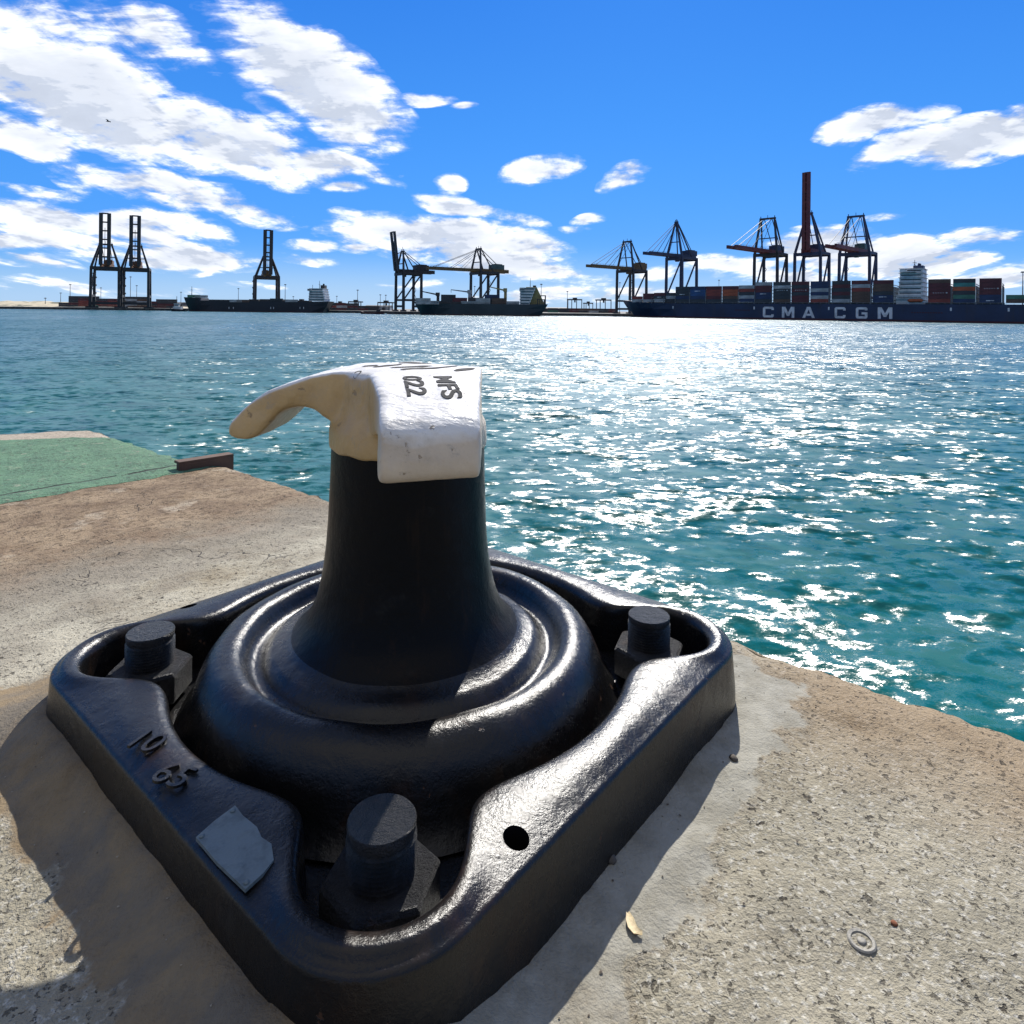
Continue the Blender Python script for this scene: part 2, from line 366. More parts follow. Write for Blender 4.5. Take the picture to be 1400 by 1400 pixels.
def mat_green():
    m, t = new_mat('worn_green_ground_paint'); c = t.n('ShaderNodeTexCoord').outputs['Object']
    uv = t.map(c, rot=(0, 0, -TH)); u, v, z = t.sep(uv)
    a = t.noise(c, 9, 6, .65); b = t.noise(c, 70, 5, .65)
    col = t.mix(t.ss(a, .35, .65), (.115, .235, .130), (.08, .175, .10))
    col = t.mix(t.m('MULTIPLY', t.ss(b, .53, .62), .8), col, (.045, .075, .045))
    col = t.mix(t.m('MULTIPLY', t.ss(t.noise(c, 14, 8, .75), .57, .66), .75), col, (.30, .31, .22))
    vj = t.m('ADD', v, t.m('MULTIPLY', t.noise(c, 6, 5, .7), .05))
    jt = t.m('MULTIPLY', t.ss(t.m('ABSOLUTE', t.m('SUBTRACT', vj, 2.672)), .010, .004), t.ss(t.noise(c, 11, 4, .6), .38, .48))
    col = t.mix(jt, col, (.025, .03, .02))
    h = t.m('ADD', t.m('ADD', b, t.m('MULTIPLY', t.noise(c, 230, 3, .7), .4)), t.m('MULTIPLY', jt, -2.0))
    t.principled(Base_Color=col, Roughness=.85, Normal=t.bump(h, .9, .012))
    return m
def mat_water():
    m, t = new_mat('harbour_water'); geo = t.n('ShaderNodeNewGeometry'); p = geo.outputs['Position']
    un = t.n('ShaderNodeAttribute', dict(attribute_name='unresolved')).outputs['Fac']
    def sl(scale, k, st, det=2.0):
        nz = t.noise(t.map(p, rot=(0, 0, R(-12)), sc=(.62, 1.0, 1.0)), scale, det, .55, out=1)
        return t.vm('SCALE', t.vm('SUBTRACT', nz, (.5, .5, .5)), sc=t.m('MULTIPLY', st, k) if hasattr(st, 'is_output') else st*k)
    # ripples too small for the mesh: random slopes, more of them where the mesh resolves less
    gust = t.ss(t.noise(t.map(p, sc=(.02, .012, 1)), 1.0, 3, .5), .3, .7, .75, 1.25)
    s0 = t.vm('ADD', sl(18.0, .42, gust), sl(55.0, .46, gust))
    s1 = t.vm('ADD', sl(1.1, 1.7, un), t.vm('ADD', sl(3.2, 2.2, un), sl(.3, 1.1, un)))
    sm = t.vm('MULTIPLY', t.vm('ADD', s0, s1), (1, 1, 0))
    nrm = t.vm('NORMALIZE', t.vm('SUBTRACT', geo.outputs['Normal'], sm))
    px, py, pz = t.sep(p)
    dist = t.vm('LENGTH', p)
    col = t.mix(t.ss(dist, 8, 120), (.001, .100, .092), (.004, .092, .122))
    col = t.mix(t.m('MULTIPLY', t.ss(t.noise(p, .35, 4, .6), .4, .7), .4), col, (.001, .075, .088))
    t.principled(Base_Color=col, Roughness=t.m('MULTIPLY_ADD', t.m('MULTIPLY', un, gust),   .29, .05), IOR=1.333, Normal=nrm, Specular_IOR_Level=.5)
    return m

M = {}
M['black'] = mat_cast_black(); M['column'] = mat_cast_black('black_matt_paint_on_column', .10, .20); M['bolt'] = mat_bolt(); M['cream'] = mat_cream(); M['conc'] = mat_concrete(); M['green'] = mat_green(); M['water'] = mat_water()
def simple(name, col, rough=.6, metal=0.0, noise_scale=30, amt=.3):
    m, t = new_mat(name); c = t.n('ShaderNodeTexCoord').outputs['Object']
    n = t.noise(c, noise_scale, 6, .65)
    k = t.mix(t.m('MULTIPLY', t.ss(n, .45, .7), amt), col, tuple(x*.45 for x in col))
    t.principled(Base_Color=k, Roughness=rough, Metallic=metal, Normal=t.bump(n, .4, .004)); return m
M['tag'] = simple('grey_zinc_plate', (.12, .155, .165), .5, 0.0, 60, .6)
M['ink'] = simple('dark_grey_lettering_paint', (.035, .034, .033), .95, 0, 90, .3)
M['rustbeam'] = weathered('rusty_brown_steel', (.12, .068, .042), .8, 6, .5, (.05, .025, .015))
M['bird'] = simple('dark_feathers', (.05, .05, .055), .8)
M['leaf'] = simple('pale_dry_strip', (.62, .50, .30), .7, 0, 200, .3)
M['stub'] = simple('grey_cut_steel_stub', (.25, .235, .20), .6, .2, 220, .5)

# ================================================================== BOLLARD
bol = thing('mooring_bollard', PC, 'black cast iron mooring bollard with cream two-horned head, bolted to the quay edge', 'bollard')
HS, RC = .405, .115
def outer_r(th):
    c, s = abs(math.cos(th)), abs(math.sin(th)); k = HS-RC
    r = min(HS/c if c > 1e-6 else 9, HS/s if s > 1e-6 else 9)
    if c*r > k and s*r > k:
        b = k*(c+s); r = b + math.sqrt(max(b*b - 2*k*k + RC*RC, 0))
    return r
def sdf_in(x, y):
    d = math.hypot(x, y)-.340
    for sx in (-1, 1):
        for sy in (-1, 1):
            e = math.hypot(x-sx*.288, y-sy*.288)-.079
            k = .095; hh = max(k-abs(d-e), 0)/k
            d = min(d, e) - hh*hh*k*.25
    return d
def inner_r(th):
    lo, hi = .30, .60; c, s = math.cos(th), math.sin(th)
    for _ in range(30):
        mid = (lo+hi)/2
        if sdf_in(mid*c, mid*s) < 0: lo = mid
        else: hi = mid
    return lo
NA = 512
def to_world(x, y, z): return Vector((UX.x*x + VX.x*y, UX.y*x + VX.y*y, z))
ths = [2*math.pi*i/NA for i in range(NA)]
ro_ = [outer_r(a) for a in ths]; ri_ = [inner_r(a) for a in ths]
for _ in range(3): ri_ = [(ri_[i-1]+2*ri_[i]+ri_[(i+1) % NA])/4 for i in range(NA)]
ZT = .105
rim = MB(); rings = []
def ring(fn): rings.append([to_world(fn(i)[0]*math.cos(a), fn(i)[0]*math.sin(a), fn(i)[1]) for i, a in enumerate(ths)])
def wob(i, k): return mnoise.noise(Vector((math.cos(ths[i])*4, math.sin(ths[i])*4, k)))
ring(lambda i: (ro_[i]+.006, -.02)); ring(lambda i: (ro_[i]+.005+.002*wob(i, 1), .03)); ring(lambda i: (ro_[i]+.002+.0015*wob(i, 2), .065))
for a in (0, 22, 45, 68, 90):
    ring(lambda i, a=a: (ro_[i]-.007*(1-math.cos(R(a))), ZT-.0085-.007+.007*math.sin(R(a))+.0008*wob(i, 3)))
for f in (.14, .28, .42, .56, .7, .85):
    ring(lambda i, f=f: ((ro_[i]-.008)*(1-f) + (ri_[i]+.018)*f, ZT - .0085*(1-f)**2 + .0016*math.sin(math.pi*f) + .0010*wob(i, 5+f)))
for a in (90, 65, 40, 15, 0):
    ring(lambda i, a=a: (ri_[i]+.016*(1-math.cos(R(a))), ZT-.016+.016*math.sin(R(a))))
ring(lambda i: (ri_[i]-.004, .05)); ring(lambda i: (ri_[i]-.008, .034)); ring(lambda i: (ri_[i]-.008, -.02))
vs = [p for r_ in rings for p in r_]; fs = []
NR = len(rings)
for k in range(NR):
    for i in range(NA):
        j = (i+1) % NA; k2 = (k+1) % NR
        fs.append((k*NA+i, k*NA+j, k2*NA+j, k2*NA+i))
rim.add(vs, fs); base = rim.build('base_plate', M['black'], bol, smooth=True)
cut = MB()
for x, y in ((-.192, -.378), (-.174, .388), (.20, .388)):
    p = to_world(x, y, 0); cut.cyl(p+Vector((0, 0, .04)), p+Vector((0, 0, .15)), .0135, n=28)
co = cut.build('cutter', M['black']); co.location = PC
bo = base.modifiers.new('holes', 'BOOLEAN'); bo.object = co; bo.operation = 'DIFFERENCE'; bo.solver = 'EXACT'
bake(base); bpy.data.objects.remove(co)
base.data.set_sharp_from_angle(angle=R(50))
# floor of the casting
fl = MB(); fl.add([to_world((ri_[i]+.01)*math.cos(a), (ri_[i]+.01)*math.sin(a), .024+.002*wob(i, 9)) for i, a in enumerate(ths)] + [(0, 0, .026)],
                  [(i, (i+1) % NA, NA) for i in range(NA)])
fl.build('base_floor', M['black'], bol, smooth=True)
# dome ring and column
LEAN = lambda z: (-.004, 0.0)
prof = [(.337,.028),(.328,.036),(.320,.048),(.314,.064),(.308,.084),(.300,.102),(.289,.117),(.276,.126),(.262,.129),(.250,.126),(.242,.117),(.236,.106),
        (.228,.100),(.219,.101),(.212,.110),(.203,.118),(.193,.121),(.182,.125),(.170,.133),(.160,.144),(.150,.158),(.1415,.179),(.135,.204),(.1295,.235),(.126,.265),(.1238,.30),(.1225,.34),(.121,.38),(.120,.43)]
NC = 160
cm = MB(); pr2 = []
for k in range(len(prof)-1):
    for f in (0, .5): pr2.append((prof[k][0]*(1-f)+prof[k+1][0]*f, prof[k][1]*(1-f)+prof[k+1][1]*f))
pr2.append(prof[-1])
cm.lathe(pr2, NC, off=LEAN)
cm.v = [(x*(1+.006*mnoise.noise(Vector((x*9, y*9, z*9)))), y*(1+.006*mnoise.noise(Vector((x*9, y*9, z*9)))), z+.0022*mnoise.noise(Vector((x*14, y*14, z*14+3)))) for x, y, z in cm.v]
ck = [k for k, (r_, z_) in enumerate(pr2) if z_ >= .128 and r_ < .185][0]
dm = MB(); dm.v = cm.v[:(ck+1)*NC]; dm.f = [f for f in cm.f if max(f) < (ck+1)*NC and len(f) == 4]
dm.build('base_dome', M['black'], bol, smooth=True)
c2 = MB(); c2.v = cm.v[ck*NC:]; c2.f = [tuple(i-ck*NC for i in f) for f in cm.f if min(f) >= ck*NC and len(f) == 4]
c2.build('column', M['column'], bol, smooth=True)
# head
hx = LEAN(.42)[0]
d1 = Vector((-.9987, .052, 0)).normalized(); n1 = Vector((.052, .9987, 0)).normalized()
d2 = Vector((.235, -.972, 0)).normalized(); n2 = Vector((.972, .235, 0)).normalized()
PROF = [(0,.538),(.10,.536),(.144,.528),(.178,.516),(.21,.502),(.238,.484),(.258,.465),(.270,.448),(.271,.436),(.260,.428),(.242,.426),(.226,.431),(.211,.445),(.196,.464),(.178,.476),(.155,.479),(.133,.475),(.115,.462),(0,.45)]
PROF2 = [(0,.538),(.10,.536),(.15,.531),(.20,.522),(.24,.511),(.268,.500),(.284,.488),(.294,.470),(.299,.452),(.298,.438),(.290,.430),(.275,.428),(.262,.432),(.25,.442),(.235,.455),(.205,.465),(.163,.463),(.13,.452),(0,.45)]
hm = MB()
for d, nn, P in ((d1, n1, PROF), (d2, n2, PROF2)):
    vs = []
    for sd_ in (0, 1):
        for s_, z in P:
            inner = -.058 - .016*max(0, 1-s_/.17)
            outer = .117+(.058-.117)*min(s_/.30, 1)
            lat = outer if sd_ else inner
            q = d*s_ + nn*lat; vs.append((q.x+hx, q.y, z))
    n = len(P)
    hm.add(vs, [tuple(range(n)), tuple(range(2*n-1, n-1, -1))] + [(i, n+i, n+(i+1) % n, (i+1) % n) for i in range(n)])
hm.lathe([(.1225,.414),(.1245,.425),(.1235,.452),(.112,.468),(.108,.50),(.108,.524),(.101,.535),(.075,.539)], 64, off=lambda z: (hx, 0))
head = hm.build('head', M['cream'], bol)
rm = head.modifiers.new('rm', 'REMESH'); rm.mode = 'VOXEL'; rm.voxel_size = .0032
sm = head.modifiers.new('sm', 'SMOOTH'); sm.factor = .6; sm.iterations = 22
bake(head); head.data.shade_smooth()
for v in head.data.vertices:
    nz = mnoise.noise(v.co*16)*.0022 + mnoise.noise(v.co*45)*.0006
    v.co += v.normal*nz
    if v.co.z < .432 and math.hypot(v.co.x, v.co.y) < .135: v.co.z += .006*mnoise.noise(Vector((v.co.x*22, v.co.y*22, 1)))*(.432-v.co.z)/.018 - .002
bvh = BVHTree.FromPolygons([v.co.copy() for v in head.data.vertices], [tuple(p.vertices) for p in head.data.polygons])
def drape(vs, origin, ex, ey, off, bv=bvh, z0=1.0):
    out = []
    for x, y, z in vs:
        p = origin + ex*x + ey*y; hit = bv.ray_cast(Vector((p.x, p.y, z0)), Vector((0, 0, -1)))[0]
        zz = hit.z if hit else .53
        out.append((p.x, p.y, zz + off + z))
    return out
tm = MB()
for body, lat in (('MFS', .024), ('022', -.020)):
    vs, fs = text_mesh(body, .046, .0005, 5, .0009)
    o2 = d2*.112 + n2*lat; o2.x += hx
    tm.add(drape([(x*1.42, y*.80, z) for x, y, z in vs], o2, d2, n2, .0006), fs)
tm.build('lettering', M['ink'], head)
sk = MB()
for i, (qa, qb) in enumerate([((496,501),(516,499)),((511,502.5),(549,499)),((534,504.5),(592,499.5)),((548,506.5),(626,500.5)),((545,496.8),(590,497.2)),((484,506),(494,506.2)),((622,506),(648,503))]):
    a = Vector(on_plane(*qa, .539)) - PC; b = Vector(on_plane(*qb, .539)) - PC; a.z = b.z = 0
    pp = (b-a).normalized(); sd_ = Vector((-pp.y, pp.x, 0)); sd_ = sd_*.0085
    ns = 10; vs = []
    for k in range(ns+1):
        w_ = .4+.6*math.sin(math.pi*k/ns); vs += [a.lerp(b, k/ns)-sd_*w_, a.lerp(b, k/ns)+sd_*w_]
    sk.add(drape([(p[0], p[1], 0) for p in vs], Vector((0, 0, 0)), Vector((1, 0, 0)), Vector((0, 1, 0)), .0009), [(2*k, 2*k+1, 2*k+3, 2*k+2) for k in range(ns)])
sk.build('engraved_stroke', M['ink'], head, fix=False)
# anchor bolts
def add_bolt(x, y, rot, tall=1.0):
    c = to_world(x, y, 0)
    b = MB(); zt = .130*tall; pf = [(.033, .03), (.033, .076)]
    z = .080
    while z < zt-.012: pf += [(.0345, z), (.0318, z+.0022)]; z += .0044
    pf += [(.0335, zt-.008), (.0338, zt-.0016), (.0328, zt), (.012, zt+.0006)]
    b.lathe(pf, 40)
    b.v = [(px_+c.x, py_+c.y, pz_) for px_, py_, pz_ in b.v]
    bo = b.build('anchor_bolt', M['bolt'], bol, smooth=True, angle=35)
    n_ = MB(); hexv = []
    for z_, k in ((.034, .98), (.037, 1.0), (.075, 1.0), (.080, .93)):
        hexv += [(c.x + .059*k*math.cos(rot+i*math.pi/3), c.y + .059*k*math.sin(rot+i*math.pi/3), z_) for i in range(6)]
    n_.add(hexv, [(k*6+i, k*6+(i+1) % 6, k*6+6+(i+1) % 6, k*6+6+i) for k in range(3) for i in range(6)] + [(5,4,3,2,1,0), tuple(range(18, 24))])
    n_.build('nut', M['bolt'], bo, bevel=.0015)
add_bolt(-.288, -.286, .30, 1.01); add_bolt(-.280, .280, .55, 1.0); add_bolt(.280, -.276, .15, .99); add_bolt(.284, .284, .8, 1.0)
# nameplate with ragged corner, rivets
np_ = MB(); pts = [(-.357,-.131),(-.380,-.132),(-.400,-.136),(-.4005,-.18),(-.398,-.229),(-.380,-.2275),(-.3665,-.223),(-.3585,-.205),(-.3605,-.19),(-.357,-.175),(-.3585,-.150)]
n = len(pts); zz = ZT+.0016
tz = lambda x: zz - .0012 - .0045*max(0, (-x-.357)/.043)
np_.add([to_world(x, y, tz(x)-.002) for x, y in pts]+[to_world(x, y, tz(x)+.0016) for x, y in pts], [tuple(range(n)), tuple(range(n, 2*n))]+[(i, (i+1) % n, n+(i+1) % n, n+i) for i in range(n)])
npo = np_.build('nameplate', M['tag'], bol)
for x, y in ((-.362,-.136),(-.396,-.140),(-.394,-.224)):
    rv = MB(); c = to_world(x, y, 0); rv.lathe([(.0028, tz(x)+.0014), (.0024, tz(x)+.0028), (.001, tz(x)+.0034)], 12); rv.v = [(a+c.x, b+c.y, d) for a, b, d in rv.v]
    rv.build('rivet', M['tag'], npo, smooth=True)
# raised numerals cast on the rim
ex = (UX*.35 - VX*.937); ey = (UX*.937 + VX*.35)
for body, (uu, vv) in (('10', (-.398, .062)), ('65', (-.402, -.022))):
    vs, fs = text_mesh(body, .046, .0016, 4); o_ = to_world(uu, vv, 0)
    nm = MB(); nm.add([tuple(o_ + ex*x + ey*y + Vector((0, 0, ZT+.0028+z))) for x, y, z in vs], fs)
    nm.build('raised_numeral', M['black'], bol)

# ================================================================== QUAY
def sd_plate(u, v):
    qx = abs(u-UC)-(HS-RC); qy = abs(v-VC)-(HS-RC)
    return math.hypot(max(qx, 0), max(qy, 0)) + min(max(qx, qy), 0) - RC
def fbm(x, y, s, o=4): 
    return mnoise.fractal(Vector((x*s, y*s, .37*s)), 1.0, 2.0, o)
def edge_u(v):
    e = 1.268 + .0145*v
    k = 1/(1+math.exp(-max(min((v-2.565)/.012, 60), -60))); e = e*(1-k) + 1.212*k
    return e + .011*mnoise.noise(Vector((v*4, 1, 0))) + .012*min(0, mnoise.noise(Vector((v*13, 5, 0))))*1.6 + .006*mnoise.noise(Vector((v*50, 9, 0)))
def end_v(u): return 3.76 + (1.18-u)*.53 + .012*mnoise.noise(Vector((u*6, 7, 0)))
def gz(u, v):
    k_ = sd_plate(u, v); bl = min(max((v-u+.16)/.24, 0), 1); bl = bl*bl*(3-2*bl); z = .016*(1-min(max((k_-.12)/.35, 0), 1))*(.12+.88*bl) + .006*fbm(u, v, 2.2) + .0030*fbm(u+9, v, 11) + .0016*fbm(u, v+5, 37, 3)
    d = sd_plate(u, v)
    side = (.003+.026*bl) + (.002+.006*bl)*mnoise.noise(Vector((u*5, v*5, 2)))
    if d > 0:
        wdt = .045+.02*mnoise.noise(Vector((u*3, v*3, 8)))
        z += side*math.exp(-(d/wdt)**2) + .004/(1+math.exp(min((d-.085-.05*mnoise.noise(Vector((u*7, v*7, 4))))/.006, 60)))
    else: z = -.012 if d < -.04 else z+side
    k = (u-edge_u(v)); z -= .020*math.exp(k/.022)*(1+.8*mnoise.noise(Vector((u*20, v*20, 6))))
    return z
q = MB(); U0 = -1.6; V0 = -2.6
su = list(np.concatenate([np.linspace(0, .35, 30, endpoint=False), np.linspace(.35, .93, 110, endpoint=False), np.linspace(.93, 1, 24)]))
tv = list(np.concatenate([np.linspace(0, .36, 60, endpoint=False), np.linspace(.36, .8, 330, endpoint=False), np.linspace(.8, 1, 90)]))
grid = []
for b in tv:
    row = []
    for a in su:
        v = V0 + b*(3.76-V0); u = U0 + a*(edge_u(v)-U0); v = V0 + b*(end_v(u)-V0); u = U0 + a*(edge_u(v)-U0)
        row.append((u, v, gz(u, v)))
    grid.append(row)
nu, nv = len(su), len(tv)
pts = [UX*u + VX*v + Vector((0, 0, z)) for row in grid for u, v, z in row]
fs = [(j*nu+i, j*nu+i+1, (j+1)*nu+i+1, (j+1)*nu+i) for j in range(nv-1) for i in range(nu-1)]
# walls down to the harbour bed: water side then far end
def skirt(idx, outd):
    global pts, fs
    prev = idx
    for dz, of in ((-.012, .006), (-.05, .010), (-.25, .012), (-1.2, .012), (-4.6, .012)):
        cur = []
        for i in idx:
            p = pts[i] + outd*of*(1 if dz < -.03 else .8); pts.append(Vector((p.x, p.y, pts[i].z*(.4 if dz > -.1 else 0)+dz))); cur.append(len(pts)-1)
        fs += [(prev[k], prev[k+1], cur[k+1], cur[k]) for k in range(len(idx)-1)]; prev = cur
skirt([j*nu+nu-1 for j in range(nv)], UX); skirt([(nv-1)*nu+i for i in range(nu)][::-1], VX)
q.add(pts, fs); quay = q.build('quay', M['conc'], smooth=True, fix=False); tag(quay, kind='structure')
quay['label'] = 'weathered pitted concrete quay with broken edge beside the water'; del quay['label']
ap = MB(); cor = [(UC-14, V0-12), (UC-14, 3.9), (U0+.02, 3.9), (U0+.02, V0+.02), (1.2, V0+.02), (1.2, V0-12)]
tag((ap.add([UX*a+VX*b+Vector((0, 0, -.012)) for a, b in cor], [tuple(range(6))]), ap.build('quay_apron', M['conc'], fix=False))[1], kind='structure')
# green paint sheet
gp = MB(); gg = []
NU, NV = 110, 60
for j in range(NV+1):
    row = []
    for i in range(NU+1):
        u = -1.55 + (i/NU)*(1.212+1.55)
        lo = 2.54 + .02*mnoise.noise(Vector((u*7, 3, 1))) + .012*mnoise.noise(Vector((u*25, 3, 4))); hi = 3.46 + min(.75*(1.22-u), .22+.50*(1.0-u) if u < 1 else 9)*.9 + .02*mnoise.noise(Vector((u*9, 8, 1)))
        v = lo + (hi-lo)*j/NV; ue = min(u, edge_u(v)-.004) if i == NU else u*(edge_u(v)-.004)/1.212 if u > 0 else u
        row.append(UX*ue + VX*v + Vector((0, 0, gz(ue, v)+.005 + (.0 if 0 < j < NV else -.004))))
    gg += row
gp.add(gg, [(j*(NU+1)+i, j*(NU+1)+i+1, (j+1)*(NU+1)+i+1, (j+1)*(NU+1)+i) for j in range(NV) for i in range(NU)])
tag(gp.build('painted_ground', M['green'], smooth=True, fix=False), kind='structure')
# rusty fender plate on the quay face
a_ = on_plane(243, 623, .06); b_ = on_plane(318, 612, .06)
fb = thing('fender_beam', ((a_[0]+b_[0])/2, (a_[1]+b_[1])/2, -.382), 'rusty brown steel fender beam standing against the quay edge by the green paint', 'fender')
mbm = MB(); L_ = math.hypot(b_[0]-a_[0], b_[1]-a_[1]); dv_ = Vector((b_[0]-a_[0], b_[1]-a_[1], 0)).normalized()
mbm.beam(-dv_*L_/2+Vector((0, 0, .0)), dv_*L_/2, .028, .82); mbm.build('web', M['rustbeam'], fb, bevel=.003)
mb2 = MB(); nrm_ = Vector((-dv_.y, dv_.x, 0)); mb2.beam(-dv_*L_/2+nrm_*.012+Vector((0, 0, .414)), dv_*L_/2+nrm_*.012+Vector((0, 0, .414)), .05, .010); mb2.build('flange', M['rustbeam'], fb, bevel=.002)
# small things lying on the concrete
def gpoint(px, py):
    p = on_plane(px, py, 0); u = p[0]*UX.x+p[1]*UX.y; v = p[0]*VX.x+p[1]*VX.y
    return Vector((p[0], p[1], gz(u, v)))
lm = MB(); path = [(858,1258),(861,1268),(864,1278),(869,1285),(878,1288)]; wd = [.0015, .0042, .0045, .004, .0015]
P3 = [gpoint(*p)+Vector((0, 0, .003)) for p in path]
c0 = P3[2].copy(); vs = []
for k, p in enumerate(P3):
    tdir = (P3[min(k+1, 4)]-P3[max(k-1, 0)]).normalized(); sd_ = Vector((-tdir.y, tdir.x, 0))*wd[k]
    for s_, zz_ in ((-1, .0015), (0, 0), (1, .002)): vs.append(p-c0+sd_*s_+Vector((0, 0, zz_)))
vs += [p-Vector((0, 0, .0012)) for p in vs]
fs_ = []
for k in range(4):
    for s_ in range(2):
        a0 = k*3+s_; fs_ += [(a0, a0+1, a0+4, a0+3), (15+a0, 15+a0+3, 15+a0+4, 15+a0+1)]
lm.add(vs, fs_); lo = lm.build('dry_leaf', M['leaf'], smooth=True); lo.location = c0
tag(lo, 'pale curled dry leaf lying on the concrete near the front right of the bollard', 'leaf')
sc_ = gpoint(1178, 1287)
stb = thing('steel_stub', sc_, 'small round cut-off steel stub set flush in the concrete', 'stub')
s1 = MB(); s1.lathe([(.0135,-.004),(.0135,.0008),(.0122,.0018),(.0096,.0014),(.0088,-.0005),(.003,-.001)], 28); s1.build('ring', M['stub'], stb, smooth=True, angle=40)
s2 = MB(); s2.lathe([(.0050,-.003),(.0046,.0008),(.003,.0016),(.001,.0018)], 14); s2.build('core', M['stub'], stb, smooth=True)
pm = [simple('sandy_pebble_stone', (.35, .30, .22), .9, 0, 120), simple('dark_pebble_stone', (.09, .075, .06), .9, 0, 120), simple('rusty_chip', (.20, .07, .03), .9, 0, 120)]
pebs = [(1222,1265,.0035,2,'tiny rust red chip on the concrete just above the steel stub','rusty chip'),
        (835,1188,.007,1,'dark pebble on the concrete beside the grout line','pebble'),(1003,1048,.006,1,'dark pebble on the concrete near the right corner of the base','pebble')]
for px, py, r_, k, lab, cat in pebs:
    b = bmesh.new(); bmesh.ops.create_icosphere(b, subdivisions=2, radius=r_)
    for v in b.verts: v.co *= 1+.35*mnoise.noise(v.co*180); v.co.z *= .55
    me = bpy.data.meshes.new('pebble'); b.to_mesh(me); b.free(); me.materials.append(pm[k]); me.shade_smooth()
    o = bpy.data.objects.new('pebble', me); link(o); o.location = gpoint(px, py)+Vector((0, 0, r_*.3)); tag(o, lab, cat)

# loose grit lying on the concrete
gr = MB(); ico = [(0, 0, 1), (.89, 0, .45), (.28, .85, .45), (-.72, .53, .45), (-.72, -.53, .45), (.28, -.85, .45), (0, 0, -.6)]
icf = [(0, 1, 2), (0, 2, 3), (0, 3, 4), (0, 4, 5), (0, 5, 1), (6, 2, 1), (6, 3, 2), (6, 4, 3), (6, 5, 4), (6, 1, 5)]
cnt = 0
while cnt < 1100:
    u = random.uniform(-.5, 1.26); v = random.uniform(-.9, 2.5); d = sd_plate(u, v)
    if d < .012 or u > edge_u(v)-.015: continue
    if random.random() > .25 + .75*math.exp(-max(d-.01, 0)/.06) + .6*math.exp(-(edge_u(v)-u)/.05): continue
    r_ = random.uniform(.0007, .0017)*(2.0 if random.random() < .06 else 1); a = random.uniform(0, 6.3); ca, sa = math.cos(a), math.sin(a); kx = random.uniform(.7, 1.5)
    p = UX*u + VX*v; z0 = gz(u, v)
    gr.add([(p.x+(x*ca*kx-y*sa)*r_, p.y+(x*sa*kx+y*ca)*r_, z0+z_*r_*.7+r_*.3) for x, y, z_ in ico], icf); cnt += 1
m_, t_n = new_mat('mixed_grit'); gpo = t_n.n('ShaderNodeNewGeometry').outputs['Position']
t_n.principled(Base_Color=t_n.mix(t_n.ss(t_n.noise(gpo, 160, 2, .5), .4, .6), (.36, .31, .23), (.10, .08, .06)), Roughness=.9)
tag(gr.build('grit', m_, fix=False), kind='stuff')

# ================================================================== WATER
def build_water():
    az = np.radians(np.arange(-66, 66.01, .16)); nr = 1050
    r = 3.2*np.exp(np.linspace(0, math.log(2600/3.2), nr)); dr = r*math.log(2600/3.2)/nr
    X = (r[:, None]*np.sin(az)[None, :]); Y = (r[:, None]*np.cos(az)[None, :])
    Z = np.zeros_like(X); DX = np.zeros_like(X); DY = np.zeros_like(X)
    N = 120; lam = np.exp(np.linspace(math.log(.13), math.log(9.0), N)) * np.exp(rng.normal(0, .03, N))
    ang = np.radians(90-8) + rng.normal(0, R(40), N); ph = rng.uniform(0, 2*math.pi, N)
    var_tot = .0135; un = np.zeros(nr)
    wt = 1.0/(1+(lam/1.1)**2); wt = wt/wt.sum()
    for i in range(N):
        k = 2*math.pi/lam[i]; s = math.sqrt(2*var_tot*wt[i]); a = s/k
        res = np.maximum(dr, r*np.radians(.16))*2.6
        fade = np.clip((lam[i]/res-1)/.8, 0, 1); un += wt[i]*(1-fade**2)
        J = int((fade > 0).sum())
        if J == 0: continue
        kx, ky = k*math.cos(ang[i]), k*math.sin(ang[i])
        p = kx*X[:J]+ky*Y[:J]+ph[i]; am = a*fade[:J, None]
        Z[:J] += am*np.sin(p); c = am*np.cos(p)*.75
        DX[:J] -= -c*math.cos(ang[i])*-1*-1; DY[:J] -= -c*math.sin(ang[i])*-1*-1
    X = X+DX; Y = Y+DY
    nr_, na = X.shape
    co = np.stack([X, Y, Z+WATER], -1).reshape(-1, 3).astype(np.float32)
    idx = np.arange(nr_*na).reshape(nr_, na)
    qd = np.stack([idx[:-1, :-1], idx[1:, :-1], idx[1:, 1:], idx[:-1, 1:]], -1).reshape(-1, 4)[:, ::-1]
    me = bpy.data.meshes.new('water'); nf = len(qd)
    me.vertices.add(len(co)); me.vertices.foreach_set('co', co.ravel())
    me.loops.add(nf*4); me.loops.foreach_set('vertex_index', qd.ravel().astype(np.int32))
    me.polygons.add(nf); me.polygons.foreach_set('loop_start', np.arange(0, nf*4, 4, dtype=np.int32)); me.polygons.foreach_set('loop_total', np.full(nf, 4, dtype=np.int32))
    me.update(calc_edges=True)
    at_ = me.attributes.new('unresolved', 'FLOAT', 'POINT')
    at_.data.foreach_set('value', np.repeat(np.sqrt(un), na).astype(np.float32))
    me.materials.append(M['water']); me.shade_smooth()
    if me.polygons[0].normal.z < 0: me.flip_normals()
    o = bpy.data.objects.new('water', me); link(o); tag(o, kind='structure')
build_water()
